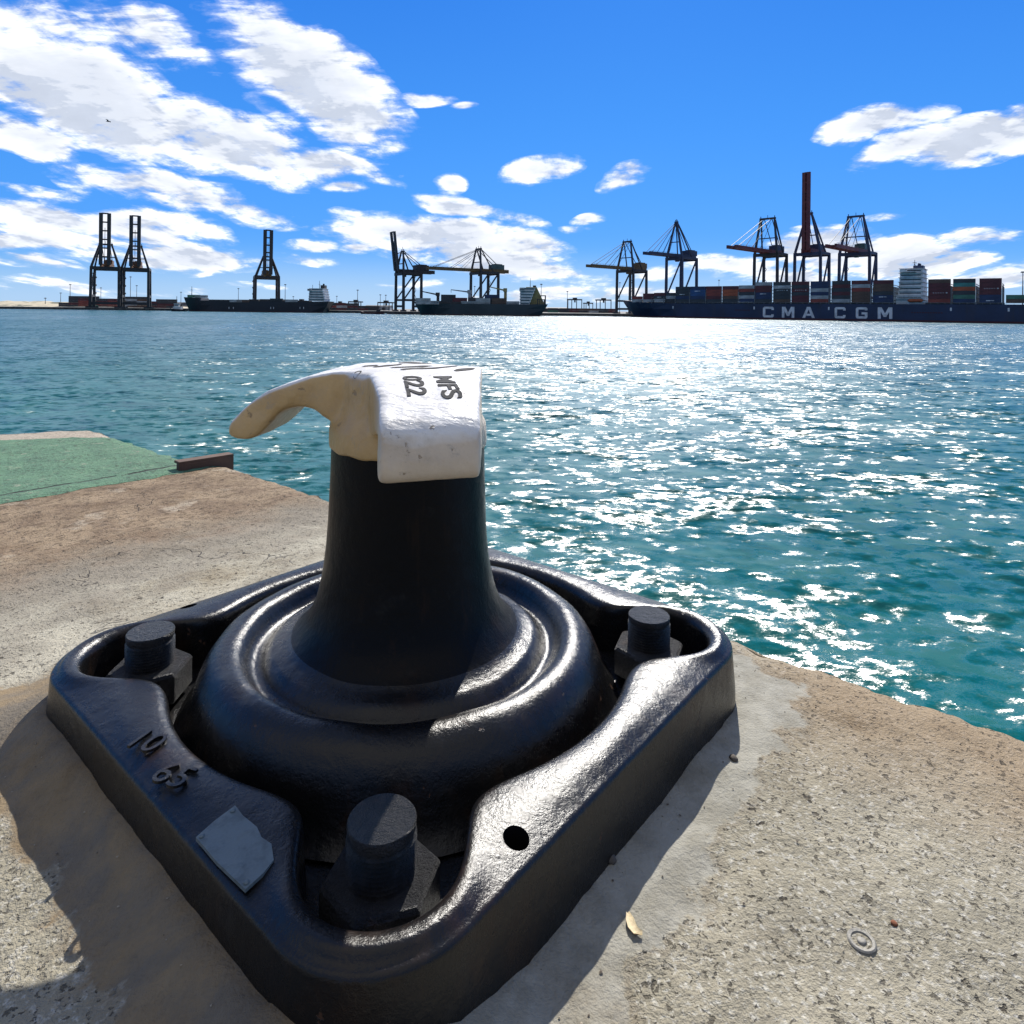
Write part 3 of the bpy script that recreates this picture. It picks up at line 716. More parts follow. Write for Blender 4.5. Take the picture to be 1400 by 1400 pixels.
# ================================================================== FAR SHORE
M['steel_dark'] = weathered('dark_crane_paint', (.035, .034, .036), .6, .25, .4)
M['steel_yel'] = weathered('faded_ochre_crane_paint', (.16, .10, .032), .6, .25, .5)
M['steel_red'] = weathered('dark_red_crane_paint', (.15, .030, .028), .6, .25, .4)
M['steel_blue'] = weathered('navy_crane_paint', (.030, .040, .085), .6, .25, .4)
M['steel_teal'] = weathered('grey_teal_housing_paint', (.06, .11, .11), .6, .25, .3)
M['steel_rust'] = weathered('rusty_brown_girder_paint', (.16, .075, .035), .7, .25, .5)
M['mast_grey'] = weathered('galvanised_grey_steel', (.16, .17, .18), .6, .4, .3)
M['hull_navy'] = weathered('navy_hull_paint', (.022, .036, .085), .55, .06, .35, (.05, .035, .03))
M['hull_black'] = weathered('black_hull_paint', (.018, .020, .028), .55, .06, .35, (.05, .03, .025))
M['hull_green'] = weathered('dark_grey_green_hull_paint', (.030, .045, .052), .55, .06, .35, (.05, .035, .03))
M['boot'] = weathered('dark_red_antifouling', (.075, .016, .018), .7, .1, .3)
M['ship_white'] = weathered('white_ship_paint', (.66, .68, .68), .5, .2, .3, (.25, .16, .1))
M['ship_grey'] = weathered('pale_grey_ship_paint', (.34, .36, .37), .55, .2, .3)
M['deck_dark'] = weathered('dark_deck_fittings', (.045, .047, .05), .7, .3, .4)
M['pane'] = weathered('dark_window_band', (.02, .03, .04), .15, .3, 0)
M['letter'] = weathered('white_hull_lettering', (.72, .73, .74), .5, .3, .25)
M['buff'] = weathered('buff_deck_crane_paint', (.34, .28, .11), .6, .3, .3)
CC = {'maroon': (.115, .026, .030), 'rust red': (.26, .050, .035), 'orange': (.42, .095, .035), 'navy': (.026, .045, .11), 'dark grey': (.045, .05, .058),
      'light grey': (.38, .40, .41), 'green': (.07, .19, .13), 'brown': (.12, .070, .048), 'blue': (.03, .085, .22), 'teal': (.06, .24, .22)}
for k, c in CC.items(): M['c_'+k] = weathered(k.replace(' ', '_')+'_container_paint', c, .6, .35, .35)

# ---------------- land
def land():
    b = MB(); pts = [(-2600, 640), (-430, 700), (-250, 690), (-118, 650), (-112, 585), (42, 592), (60, 612), (118, 618)]
    sh = Vector((.618, .787, 0))*35
    pts += [(97+sh.x+4, 576+sh.y), (316+sh.x, 404+sh.y), (560, 250), (2600, 200)]
    n = len(pts); far = [(9000, 500), (9000, 12000), (-9000, 12000), (-9000, 900)]
    top = [(x, y, FARZ) for x, y in pts+far]; bot = [(x, y, WATER-2) for x, y in pts]
    b.add(top + bot, [tuple(range(len(top)))] + [(i, i+1, len(top)+i+1, len(top)+i) for i in range(n-1)])
    m, t = new_mat('far_quay_ground'); c = t.n('ShaderNodeTexCoord').outputs['Object']
    z = t.sep(c)[2]; a = t.noise(c, .05, 6, .6)
    k = t.mix(t.ss(a, .4, .65), (.22, .205, .18), (.13, .125, .115))
    k = t.mix(t.ss(z, -1.9, -2.3), k, t.mix(t.ss(t.noise(c, .4, 4, .6), .4, .6), (.10, .095, .09), (.04, .04, .042)))
    t.principled(Base_Color=k, Roughness=.9)
    tag(b.build('far_quay', m), kind='structure')
    # sandy dunes at the far left end
    m, t = new_mat('sand_and_scrub'); c = t.n('ShaderNodeTexCoord').outputs['Object']
    a = t.noise(c, .05, 6, .65)
    t.principled(Base_Color=t.mix(t.ss(a, .5, .62), (.50, .43, .30), (.07, .08, .05)), Roughness=.95)
    d = MB(); nx, ny = 90, 8; P = []
    for j in range(ny+1):
        for i in range(nx+1):
            x = -1100 + 690*i/nx; y = 760 + 140*j/ny
            h = math.sin(math.pi*j/ny)*(4.5 + 4.5*mnoise.noise(Vector((x*.014, j*.4, 1))) + 2.5*mnoise.noise(Vector((x*.06, j, 5))))*min(1, (nx-i)/6)
            P.append((x, y, FARZ-.2+max(h, 0)))
    d.add(P, [(j*(nx+1)+i, j*(nx+1)+i+1, (j+1)*(nx+1)+i+1, (j+1)*(nx+1)+i) for j in range(ny) for i in range(nx)])
    tag(d.build('sand_dunes', m, smooth=True), kind='structure')
land()

# ---------------- cranes
def crane(label, px, Y, phi, W, G, Hg, Ha, out, back, raised=None, w2=4.0, frame='steel_dark', boomm=None, girm=None, housem=None, stair=0, thick=1.3, mast_top=None, py=431, solid=0):
    p = at(px, py, Y); b = (-math.cos(R(phi)), -math.sin(R(phi)))
    g = thing('gantry_crane', (p[0], p[1], FARZ), label, 'crane', 'ship to shore gantry cranes', math.atan2(b[1], b[0]))
    fm = M[frame]; bm_ = M[boomm or frame]; gm_ = M[girm or frame]; hm_ = M[housem or frame]; k = thick
    Hg *= 1.05; Ha *= 1.05; out *= (1.05 if raised else 1.0); zp = Hg*.30; w = W/2
    for s, sy in ((0, -1), (0, 1), (-G, -1), (-G, 1)):
        m = MB(); m.beam((s, sy*w, 1.2), (s, sy*w*.97, Hg+1), 1.7*k, 1.5*k, 1.5*k); m.box((s-1.2, sy*w-4, .1), (s+1.2, sy*w+4, 1.3)); m.build('leg', fm, g)
    for sy in (-1, 1):
        m = MB(); m.beam((-G+.7*k, sy*w, zp), (-.7*k, sy*w, zp), 1.0*k, 1.4*k); m.build('portal_beam', fm, g)
        m = MB(); m.beam((-.9, sy*w, zp+1), (-G+.9, sy*w*.98, Hg-1.5), .8*k); m.build('brace', fm, g)
        m = MB(); m.beam((-G+.7*k, sy*w*.97, Hg+.2), (-.7*k, sy*w*.97, Hg+.2), 1.1*k, 1.6*k); m.build('top_beam', fm, g)
    for s in (0, -G):
        m = MB(); m.beam((s+1.1, -w*.97, Hg-.6), (s+1.1, w*.97, Hg-.6), 1.2*k, 2.0*k); m.build('cross_beam', fm, g)
        m = MB(); m.beam((s, -w+.9*k, 4.6), (s, w-.9*k, 4.6), 1.1*k, 1.5*k); m.build('sill_beam', fm, g)
    t_ = min(3.4, w*.5); zg = Hg+2.2
    m = MB()
    for sy in (-1, 1): m.beam((-G-back, sy*t_, zg), (3, sy*t_, zg), 1.1*k, 2.5*k)
    n = max(3, int((G+back)/7))
    for i in range(n+1):
        s = -G-back + .4 + (G+back+2)*i/n; m.beam((s, -t_+.5, zg+.3), (s, t_-.5, zg+.3), .7)
    m.beam((-G-back+1, t_+1.3, zg+1.9), (2, t_+1.3, zg+1.9), .12); m.beam((-G-back+1, -t_-1.3, zg+1.9), (2, -t_-1.3, zg+1.9), .12)
    m.build('girder', gm_, g)
    a = R(raised or 0); ca, sa = math.cos(a), math.sin(a); zb = zg+.2
    BP = lambda s, y, z=0: (3.2 + s*ca - z*sa, y, zb + s*sa + z*ca)
    m = MB(); lat = solid or t_
    if solid: m.add([BP(0, -lat+.7, .6), BP(out, -lat+.7, .6), BP(out, lat-.7, .6), BP(0, lat-.7, .6), BP(0, -lat+.7, .9), BP(out, -lat+.7, .9), BP(out, lat-.7, .9), BP(0, lat-.7, .9)], [(3,2,1,0),(4,5,6,7),(0,1,5,4),(1,2,6,5),(2,3,7,6),(3,0,4,7)])
    for sy in (-1, 1): m.beam(BP(0, sy*lat), BP(out, sy*lat), 1.2*k, 2.0*k)
    n = max(4, int(out/8))
    for i in range(1, n+1): m.beam(BP(out*i/n-.4, -lat+.5), BP(out*i/n-.4, lat-.5), .8*k)
    if raised: m.beam(BP(out*.72, 0, 0), BP(2, 0, 0), .45)
    if not raised:
        for i in range(n*2): m.beam(BP(out*(i+.3)/(2*n), lat+.8, .6), BP(out*(i+.3)/(2*n), lat+.8, 2.1), .12)
        m.beam(BP(0, lat+.8, 2.1), BP(out, lat+.8, 2.1), .14)
    m.build('boom', bm_, g)
    # A-frame
    for sy in (-1, 1):
        m = MB(); m.beam((0, sy*w*.95, Hg+1), (-2.2, sy*w2, Ha), 1.25*k, 1.25*k, .9*k); m.build('mast_leg', fm, g)
        m = MB(); m.beam((-G*.72, sy*w*.9, Hg+1), (-3.6, sy*w2, Ha-.8), .75*k); m.build('back_leg', fm, g)
    m = MB(); m.beam((-2.6, -w2-.9, Ha+.3), (-2.6, w2+.9, Ha+.3), 1.5, 1.5)
    for sy in (-1, 1): m.beam((-2.6, sy*w2, Ha+.9), (-2.6, sy*w2, Ha+2.6), .5); 
    m.beam((-2.6, 0, Ha+.8), (-2.6, 0, Ha+(mast_top or 3.4)), .3)
    m.build('mast_head', fm, g); m = MB(); zm = Hg + (Ha-Hg)*.45; wm = w*.95*.55 + w2*.45
    m.beam((-1.1, -wm, zm), (-1.1, wm, zm), .8); m.build('mast_tie', fm, g)
    st = MB()
    for sy in (-1, 1):
        y = sy*min(w2, lat)
        if raised: st.beam((-2.4, y, Ha), BP(out*.42, sy*lat), .35)
        else:
            st.beam((-2.4, y, Ha), BP(out*.90, sy*lat, 1), .34); st.beam((-2.4, y, Ha-.5), BP(out*.50, sy*lat, 1), .34)
            st.beam((-2.2, y, Ha-3), BP(out*.25, sy*lat, 1), .22)
        st.beam((-3.6, y, Ha), (-G-back*.55, sy*t_, zg+1.2), .5)
    st.build('stay', fm, g)
    m = MB(); s0 = -G-min(back*.5, 5); m.box((s0-5, -t_-.4, zg+1.4), (s0+8, t_+.4, zg+6.2)); m.box((s0-3.5, -t_+.8, zg+6.2), (s0+5, t_-.8, zg+7.0)); m.build('machinery_house', hm_, g)
    m = MB(); m.box((-6, -1.4, zg-5.2), (-3, 1.4, zg-2.2)); m.box((-7, -2.6, zg-2.2), (-1.5, 2.6, zg-1.3)); m.build('operator_cab', hm_, g)
    m = MB()
    sx = -G-1.7; ys = -w
    nst = 9
    for i in range(nst):
        z0 = 3 + (Hg-4)*i/nst; z1 = 3 + (Hg-4)*(i+1)/nst; y0, y1 = (ys-1.6, ys+1.8) if i % 2 == 0 else (ys+1.8, ys-1.6)
        m.beam((sx-.4*stair, y0, z0), (sx-.4*stair, y1, z1), .5 if stair else .3, .7 if stair else .3)
        if stair: m.beam((sx-3.4, ys, z1), (sx-.9, ys, z1-(z1-z0)*.5), .55); m.beam((sx-3.4, ys, z0), (sx-.9, ys, z0+(z1-z0)*.45), .55)
    m.build('staircase', fm, g)
    return g
crane('leftmost of the two dark cranes with raised ladder booms at the far left', 143, 640, 115, 24, 23, 37.5, 59, 48, 9, thick=1.6, raised=89, w2=5.2, girm='steel_rust', housem='steel_rust', stair=1)
crane('right one of the two dark cranes with raised ladder booms at the far left', 184, 655, 115, 24, 23, 37.5, 59, 48, 9, thick=1.6, raised=89, w2=5.2, girm='steel_rust', housem='steel_rust', stair=1)
crane('lone dark crane with raised ladder boom behind the black hulled ship', 365, 760, 115, 26, 26, 36, 58, 49, 9, thick=1.9, raised=87, w2=4.6, girm='steel_yel', housem='steel_yel', stair=1)
crane('blackish crane with its boom raised and leaning left beside the grey-green ship bow', 546, 600, 35, 16.4, 18, 33, 52, 34, 16, raised=83, w2=2.2, frame='steel_dark', mast_top=5)
crane('ochre crane with lowered boom and flat-topped frame above the grey-green ship', 650, 612, 33, 19, 19, 35, 56, 46, 15, w2=4.2, frame='steel_dark', boomm='steel_yel', girm='steel_yel', housem='steel_teal')
crane('ochre crane with lowered boom just left of the navy crane at the long ship bow', 854, 640, 40, 21, 20, 40, 67, 48, 8, w2=4.6, frame='steel_dark', boomm='steel_yel', girm='steel_yel', housem='steel_yel', py=433)
crane('navy blue crane with a pointed apex and lowered boom', 921, 612, 40, 18, 23, 50, 82, 38, 6, w2=.9, frame='steel_blue', housem='steel_blue', thick=1.35, py=434)
crane('dark crane with long red boom lowered, left of the crane with upright red boom', 1046, 560, 42, 21, 17, 50, 79, 54, 8, w2=6.2, frame='steel_dark', boomm='steel_red', girm='steel_red', housem='steel_blue', thick=1.35, py=436)
crane('crane with the tallest boom, red and raised straight upright above the navy ship', 1103, 548, 42, 22, 17, 50, 82, 62, 7, raised=89.6, w2=2.0, solid=1.95, frame='steel_blue', boomm='steel_red', girm='steel_red', housem='steel_blue', thick=1.35, py=437)
crane('rightmost crane, dark red boom lowered and blue-grey house, nearest the white ship bridge', 1167, 520, 44, 23, 15, 48, 76, 46, 9, w2=5.6, frame='steel_blue', boomm='steel_red', girm='steel_red', housem='steel_teal', thick=1.35, py=438)

# ---------------- containers
def container_mesh():
    b = MB(); L, Wd, Hh = 12.19, 2.44, 2.59
    # corrugated long walls
    for sy in (-1, 1):
        n = 24; vs = []
        for i in range(n*2+1):
            x = -L/2+.25 + (L-.5)*i/(n*2); y = sy*(Wd/2 - (.07 if (i//1) % 2 else .02))
            vs += [(x, y, .18), (x, y, Hh-.14)]
        fs = [(2*i, 2*i+2, 2*i+3, 2*i+1) if sy < 0 else (2*i+1, 2*i+3, 2*i+2, 2*i) for i in range(n*2)]
        b.add(vs, fs)
        b.box((-L/2+.25, sy*Wd/2-.06, 0), (L/2-.25, sy*Wd/2+.0, .18)); b.box((-L/2+.25, sy*Wd/2-.06, Hh-.14), (L/2-.25, sy*Wd/2+.0, Hh-.02))
        for sx in (-1, 1): b.box((sx*L/2-.13*(1+sx), sy*Wd/2-.13*(1+sy), 0), (sx*L/2+.13*(1-sx), sy*Wd/2+.13*(1-sy), Hh))
    b.box((-L/2+.05, -Wd/2+.26, .03), (L/2-.05, Wd/2-.26, Hh-.05))
    for sx in (-1, 1):
        for y in (-.75, -.25, .25, .75): b.beam((sx*(L/2-.03), y, .15), (sx*(L/2-.03), y, Hh-.15), .06)
    return b
CM = {}
cb_ = container_mesh()
for k in CC:
    o = cb_.build('container', M['c_'+k]); CM[k] = o.data; bpy.data.objects.remove(o)
dash = MB()
for i in range(5):
    dash.box((-3.4+1.35*i, -1.245, 1.1), (-2.9+1.35*i, -1.225, 1.5))
dash.box((3.6, -1.245, .95), (4.5, -1.225, 1.65))
do_ = dash.build('marking', M['letter']); DASH = do_.data; bpy.data.objects.remove(do_)
bar = MB()
bar.box((-2.4, -1.245, 1.1), (.2, -1.225, 1.6)); bar.box((.5, -1.245, 1.2), (2.2, -1.225, 1.55))
do_ = bar.build('marking', M['letter']); BAR = do_.data; bpy.data.objects.remove(do_)
ORD = ['first', 'second', 'third', 'fourth', 'fifth', 'sixth', 'seventh', 'eighth', 'ninth', 'tenth', 'eleventh', 'twelfth', 'thirteenth', 'fourteenth', 'fifteenth', 'sixteenth', 'seventeenth', 'eighteenth', 'nineteenth', 'twentieth']
TIER = ['bottom', 'second', 'third', 'fourth', 'fifth', 'sixth', 'seventh', 'eighth']
def container(col, loc, rz, label, group, mark=None, sc=1.0):
    o = bpy.data.objects.new('shipping_container', CM[col]); link(o); o.location = loc; o.rotation_euler = (0, 0, rz)
    if sc != 1: o.scale = (sc, 1, 1)
    tag(o, label, 'container', group)
    if mark:
        k = bpy.data.objects.new('marking', DASH if mark == 'd' else BAR); link(k, o)
    return o

# ---------------- ships
def hull(st, parent, mat, name='hull', boot=1.1):
    """st: (x_at_waterline, x_at_deck, half_beam_wl, half_beam_deck, z_deck)"""
    m = MB(); vs = []
    for xw, xd, hw, hd, zd in st:
        xm = (xw*.35+xd*.65); hm2 = hw*.4+hd*.6
        vs += [(xw, -hw, -1.5), (xw, -hw, boot), (xm, -hm2, zd*.6), (xd, -hd, zd), (xd, hd, zd), (xm, hm2, zd*.6), (xw, hw, boot), (xw, hw, -1.5)]
    n = 8; N = len(st); fs = []
    for k in range(N-1):
        for i in range(n-1): fs.append((k*n+i, (k+1)*n+i, (k+1)*n+i+1, k*n+i+1))
    fs += [tuple(range(n)), tuple(range((N-1)*n, N*n))]
    m.add(vs, fs); h = m.build(name, mat, parent)
    h.data.materials.append(M['boot'])
    for p in h.data.polygons:
        if max(h.data.vertices[i].co.z for i in p.vertices) <= boot+.01: p.material_index = 1
    return h
def rail(m, x0, x1, y, z, step=4, h=1.1):
    for i in range(int((x1-x0)/step)+1): m.beam((x0+i*step, y, z), (x0+i*step, y, z+h), .10)
    m.beam((x0, y, z+h), (x1, y, z+h), .10); m.beam((x0, y, z+h*.5), (x1, y, z+h*.5), .08)

# --- the long navy container ship on the right
P1 = Vector((97, 576, 0)); P2 = Vector((316, 404, 0)); SD = (P2-P1).normalized(); SN = Vector((-SD.y, SD.x, 0))   # SN points away from the camera
BEAM = 36
def s_of(px):
    r = ray(px, 430); k = r[0]/r[1]; return (k*P1.y-P1.x)/(SD.x-k*SD.y)
def z_of(px, py):
    s = s_of(px); p = P1+SD*s; return at(px, py, p.y)[2]
SHIPZ = WATER
ship = thing('container_ship', (P1.x+SN.x*BEAM/2, P1.y+SN.y*BEAM/2, SHIPZ), 'long navy blue container ship with big white letters on its side', 'ship', None, math.atan2(SD.y, SD.x))
b0 = s_of(842); DZ = z_of(1300, 416)-SHIPZ
HB = BEAM/2; Ls = 372
hull([(b0+9, b0-3, .4, 1.2, DZ+3.2), (b0+14, b0+6, 3, 9, DZ+2.6), (b0+24, b0+16, 9, 14, DZ+1.6), (b0+40, b0+32, 15, 17.4, DZ+.6), (b0+58, b0+52, HB, HB, DZ), (b0+250, b0+250, HB, HB, DZ), (Ls-40, Ls-40, HB, HB, DZ), (Ls, Ls+6, HB-4, HB-1, DZ)], ship, M['hull_navy'], boot=1.2)
m = MB(); rail(m, b0+56, Ls-6, -HB+.15, DZ, 4); m.build('railing', M['ship_grey'], ship)
for px in (920, 1031, 1133, 1300, 1379):
    s = s_of(px); m = MB()
    m.box((s-.5, -HB-.05, DZ-4.4), (s+.5, -HB+.02, DZ-2.2))
    m.build('draught_mark', M['letter'], ship)
# lettering on the side
GLYPH = {'C': [[(1,.30),(1,.12),(.88,0),(.12,0),(0,.12),(0,.88),(.12,1),(.88,1),(1,.88),(1,.70),(.77,.70),(.77,.80),(.23,.80),(.23,.20),(.77,.20),(.77,.30)]],
 'G': [[(1,.56),(1,.12),(.88,0),(.12,0),(0,.12),(0,.88),(.12,1),(.88,1),(1,.88),(1,.72),(.77,.72),(.77,.80),(.23,.80),(.23,.20),(.77,.20),(.77,.37),(.5,.37),(.5,.56)]],
 'M': [[(0,0),(0,1),(.27,1),(.5,.47),(.73,1),(1,1),(1,0),(.79,0),(.79,.62),(.59,.16),(.41,.16),(.21,.62),(.21,0)]],
 'A': [[(0,0),(.36,1),(.5,1),(.5,.78),(.3615,.38),(.5,.38),(.5,.2),(.299,.2),(.23,0)], [(1,0),(.77,0),(.701,.2),(.5,.2),(.5,.38),(.6385,.38),(.5,.78),(.5,1),(.64,1)]]}
for ch, pa, pb in (('C', 1043, 1058), ('M', 1069, 1086), ('A', 1097, 1114), ('C', 1141, 1156), ('G', 1170, 1186), ('M', 1200, 1220)):
    polys = GLYPH[ch]
    sa, sb = s_of(pa), s_of(pb); zt_ = z_of((pa+pb)/2, 419.3+(pa-1043)*.006)-SHIPZ; zb_ = z_of((pa+pb)/2, 434.0+(pa-1043)*.012)-SHIPZ
    lt = MB()
    for pl in polys:
        n_ = len(pl); fr = [(sa+x*(sb-sa), -HB-.10, zb_+y*(zt_-zb_)) for x, y in pl]
        lt.add(fr + [(x, -HB+.02, z) for x, y, z in fr], [tuple(range(n_)), tuple(range(2*n_-1, n_-1, -1))] + [(i, (i+1) % n_, n_+(i+1) % n_, n_+i) for i in range(n_)])
    lt.build('letter', M['letter'], ship)
# faint dark red line of small writing
m = MB()
for a, b in ((1005, 1026), (1246, 1290)):
    for i in range(12):
        s0 = s_of(a+(b-a)*i/12); s1 = s_of(a+(b-a)*(i+.6)/12); zz_ = z_of(a, 427.3 if a > 1200 else 424)-SHIPZ
        m.box((s0, -HB-.04, zz_-.35), (s1, -HB+.02, zz_+.35))
m.build('small_lettering', M['boot'], ship)
# lashing bridges between bays
bays = [
 (861,874,405,['rust red','light grey']),(876,890,401,['maroon','maroon','light grey']),(891,906,400,['maroon','dark grey','light grey']),(907.5,922,400,['dark grey','light grey','dark grey']),
 (923,941.5,394,['dark grey','dark grey','dark grey','navy','dark grey']),(943,963.5,393.5,['navy','blue','blue','navy','dark grey']),(965,985,393,['maroon','rust red','rust red','maroon','dark grey']),
 (987,1008,392,['maroon','orange','orange','brown','dark grey']),(1009.5,1030.5,390,['light grey','rust red','dark grey','light grey','navy']),(1032,1054,388,['light grey','maroon','maroon','navy','navy','dark grey']),
 (1056.5,1079.5,388,['dark grey','light grey','dark grey','dark grey','dark grey','brown']),(1081.5,1105,387.5,['maroon','dark grey','maroon','dark grey','maroon','maroon']),(1107.5,1132,387,['navy','navy','light grey','navy','light grey','rust red']),
 (1137,1161.5,387,['dark grey','maroon','dark grey','maroon','dark grey','light grey']),(1163.5,1189,386,['maroon','light grey','rust red','brown','brown','brown']),(1193,1220.5,384.5,['maroon','brown','brown','dark grey','navy','navy']),
 (1268.5,1299,382,['brown','maroon','maroon','maroon','maroon','rust red']),(1302.5,1333,381,['dark grey','teal','orange','dark grey','green','navy']),(1338.5,1369,380.5,['maroon','maroon','maroon','maroon','navy','navy']),
 (1375,1407,403,['green','brown'])]
marks = {(10, 2): 'd', (11, 2): 'd', (16, 3): 'd', (18, 2): 'd', (9, 3): 'b', (5, 1): 'b', (15, 4): 'b', (18, 5): 'b', (10, 1): 'b', (4, 2): 'b', (2, 1): 'b'}
rzs = math.atan2(SD.y, SD.x)
lb = []
for bi, (xa, xb, yt, cols) in enumerate(bays):
    sc_ = (s_of(xa)+s_of(xb))/2; ln = s_of(xb)-s_of(xa); ztop = z_of((xa+xb)/2, yt); zd = SHIPZ+DZ+1.0
    base_ = zd if bi > 3 else SHIPZ+DZ+.9
    if bi == len(bays)-1: base_ = ztop-2*2.6
    nt = len(cols); pitch = 2.6
    if base_ + pitch*nt < ztop-.6 or bi < 16: base_ = max(base_, ztop-pitch*nt)
    for t_i in range(nt):
        col = cols[nt-1-t_i]; p = P1+SD*sc_+SN*(1.6 if bi > 3 else 5.0)
        lab = f"{col} container, {TIER[t_i]} tier of {ORD[bi]} stack from bow, aboard long navy ship"
        container(col, (p.x, p.y, base_+pitch*t_i), rzs, lab, 'containers stacked on the long navy ship', marks.get((bi, nt-1-t_i)), min(1.06, ln/12.19*1.0) if ln < 14 else 1.05)
    # inner rows carried further across the deck, seen only as the ends of each stack
    lb.append((s_of(xb)+.45, base_, min(ztop, base_+pitch*(nt-1))))
m = MB()
for s, z0, z1 in lb:
    y0, y1 = -HB+.3, HB-.3
    for y in np.linspace(y0, y1, 9): m.beam((s, y, DZ), (s, y, z1-SHIPZ-2.0), .5)
    for z in np.arange(DZ+2.6, z1-SHIPZ, 2.6): m.beam((s, y0, z), (s, y1, z), .4)
m.build('lashing_bridge', M['mast_grey'], ship)
# hatch coamings and deck house run below the stacks
m = MB(); m.box((b0+30, -HB+3.2, DZ), (s_of(1222), HB-3.2, DZ+1.3)); m.box((s_of(1264), -HB+3.2, DZ), (s_of(1372), HB-3.2, DZ+1.3)); m.build('hatch_cover', M['deck_dark'], ship)
# white bridge house
sa, sb = s_of(1224), s_of(1262); ztop = z_of(1243, 366)-SHIPZ
H_ = ztop-DZ; wl = sb-sa
m = MB()
nd = 8
for i in range(nd):
    z0 = DZ + H_*i/nd; z1 = DZ + H_*(i+1)/nd; in_ = 0 if i < 2 else 1.2 + .25*i
    m.box((sa+in_*.6, -HB+2.5+in_*1.3, z0), (sb-.5-in_*.25, HB-2.5-in_*1.3, z1-.35)); m.box((sa+in_*.6-.7, -HB+1.7+in_*1.3, z1-.33), (sb+.3-in_*.25, HB-1.7-in_*1.3, z1-.02))
bw = m.build('bridge_house', M['ship_white'], ship)
m = MB(); z0 = DZ+H_; m.box((sa+2.2, -HB-1.0, z0-2.9), (sb-4.5, HB+1.0, z0-2.5)); m.box((sa+2.4, -HB-.8, z0-2.45), (sa+6, HB+.8, z0-1.2)); m.build('bridge_wing', M['ship_white'], ship)
m = MB()
for i in range(1, nd):
    z0 = DZ + H_*(i+.35)/nd; in_ = 0 if i < 2 else 1.2+.25*i
    m.box((sa+in_*.6+.8, -HB+2.42+in_*1.3, z0), (sb-1.5-in_*.25, -HB+2.54+in_*1.3, z0+.75))
m.build('window_band', M['pane'], bw)
m = MB(); m.beam((sa+9, 0, DZ+H_), (sa+9, 0, DZ+H_+6.5), .5, .5, .25); m.beam((sa+9, -3.5, DZ+H_+3), (sa+9, 3.5, DZ+H_+3), .3); m.beam((sa+8, -1.4, DZ+H_+4.4), (sa+10, 1.4, DZ+H_+4.4), .35); m.build('radar_mast', M['deck_dark'], ship)
m = MB(); m.box((sb-7.5, -5, DZ+H_), (sb-1.6, 5, DZ+H_+2.2))
for y in (-3, -1, 1, 3): m.cyl((sb-4.5, y, DZ+H_+2.2), (sb-4.2, y, DZ+H_+3.8), .7)
m.build('funnel', M['hull_navy'], ship)
m = MB(); rail(m, sa-.5, sb+1.5, -HB+.9, DZ+4.2, 2.2); rail(m, sa-.5, sb+1.5, -HB+.9, DZ+1, 2.2); m.box((sa-.5, -HB+.6, DZ+3.9), (sb+2, -HB+2.5, DZ+4.2)); m.build('deck_railing', M['ship_white'], ship)
m = MB(); vs_, L0 = [], sa+8
m.cyl((sa+8, -HB+1.3, DZ+2.4), (sa+15, -HB+1.3, DZ+2.4), 1.1, n=12); m.cyl((sa+7, -HB+1.3, DZ+2.5), (sa+8, -HB+1.3, DZ+2.4), .4, 1.1, n=12); m.cyl((sa+15, -HB+1.3, DZ+2.4), (sa+16, -HB+1.3, DZ+2.5), 1.1, .4, n=12)
m.build('lifeboat', M['c_orange'], ship)
m = MB(); s = b0+10; m.beam((s, 0, DZ+2.6), (s, 0, DZ+7.2), .4); m.box((s+6, -2.5, DZ+2.0), (s+9, 2.5, DZ+3.6)); m.build('foremast', M['ship_grey'], ship)

# --- simpler ships lying parallel to the far quay
def flat_ship(name, label, pbow, pstern, Y, hullmat, ydeck, boot, bowrise):
    a = at(pbow, 430, Y); b = at(pstern, 430, Y); L = b[0]-a[0]
    t = thing(name, (a[0], Y+11, WATER), label, 'ship'); zd = at((pbow+pstern)/2, ydeck, Y)[2]-WATER; hb = 11
    hull([(4, -1.5, .3, .9, zd+bowrise), (9, 5, 3, 5.5, zd+bowrise*.95), (17, 13, 7, 9, zd+bowrise*.85), (20, 18.5, 8.3, 9.8, zd+bowrise*.8), (20.6, 19.2, 8.5, 9.9, zd), (32, 30, hb, hb, zd), (L-18, L-18, hb, hb, zd), (L-6, L, hb-2, hb-.5, zd+.4)], t, M[hullmat], boot=boot)
    X = lambda px: at(px, 430, Y)[0]-a[0]
    Z = lambda px, py: at(px, py, Y)[2]-WATER
    return t, X, Z, zd, hb, a[0]
def bridge(t, X, Z, pa, pb, ybase, ytop, nd, hb, mat, step=(1.0, .4)):
    m = MB(); w = MB(); z0 = Z(pa, ybase); z1 = Z(pa, ytop)
    for i in range(nd):
        za = z0+(z1-z0)*i/nd; zb = z0+(z1-z0)*(i+1)/nd; xa = X(pa)+step[0]*i*.3; xb = X(pb)-step[1]*i
        m.box((xa, -hb+1.5, za), (xb, hb-1.5, zb-.3)); m.box((xa-.4, -hb+.9, zb-.28), (xb+.6, hb-.9, zb-.02))
        w.box((xa+.7, -hb+1.42, za+.9), (xb-.8, -hb+1.54, za+1.6))
    xa = X(pa); m.box((xa-.6, -hb-1.0, z1-2.6), (xa+3.2, hb+1.0, z1-.6)); w.box((xa-.4, -hb-1.06, z1-1.9), (xa+3.0, -hb-.98, z1-1.1))
    o = m.build('bridge_house', M[mat], t); w.build('window_band', M['pane'], o); return z1
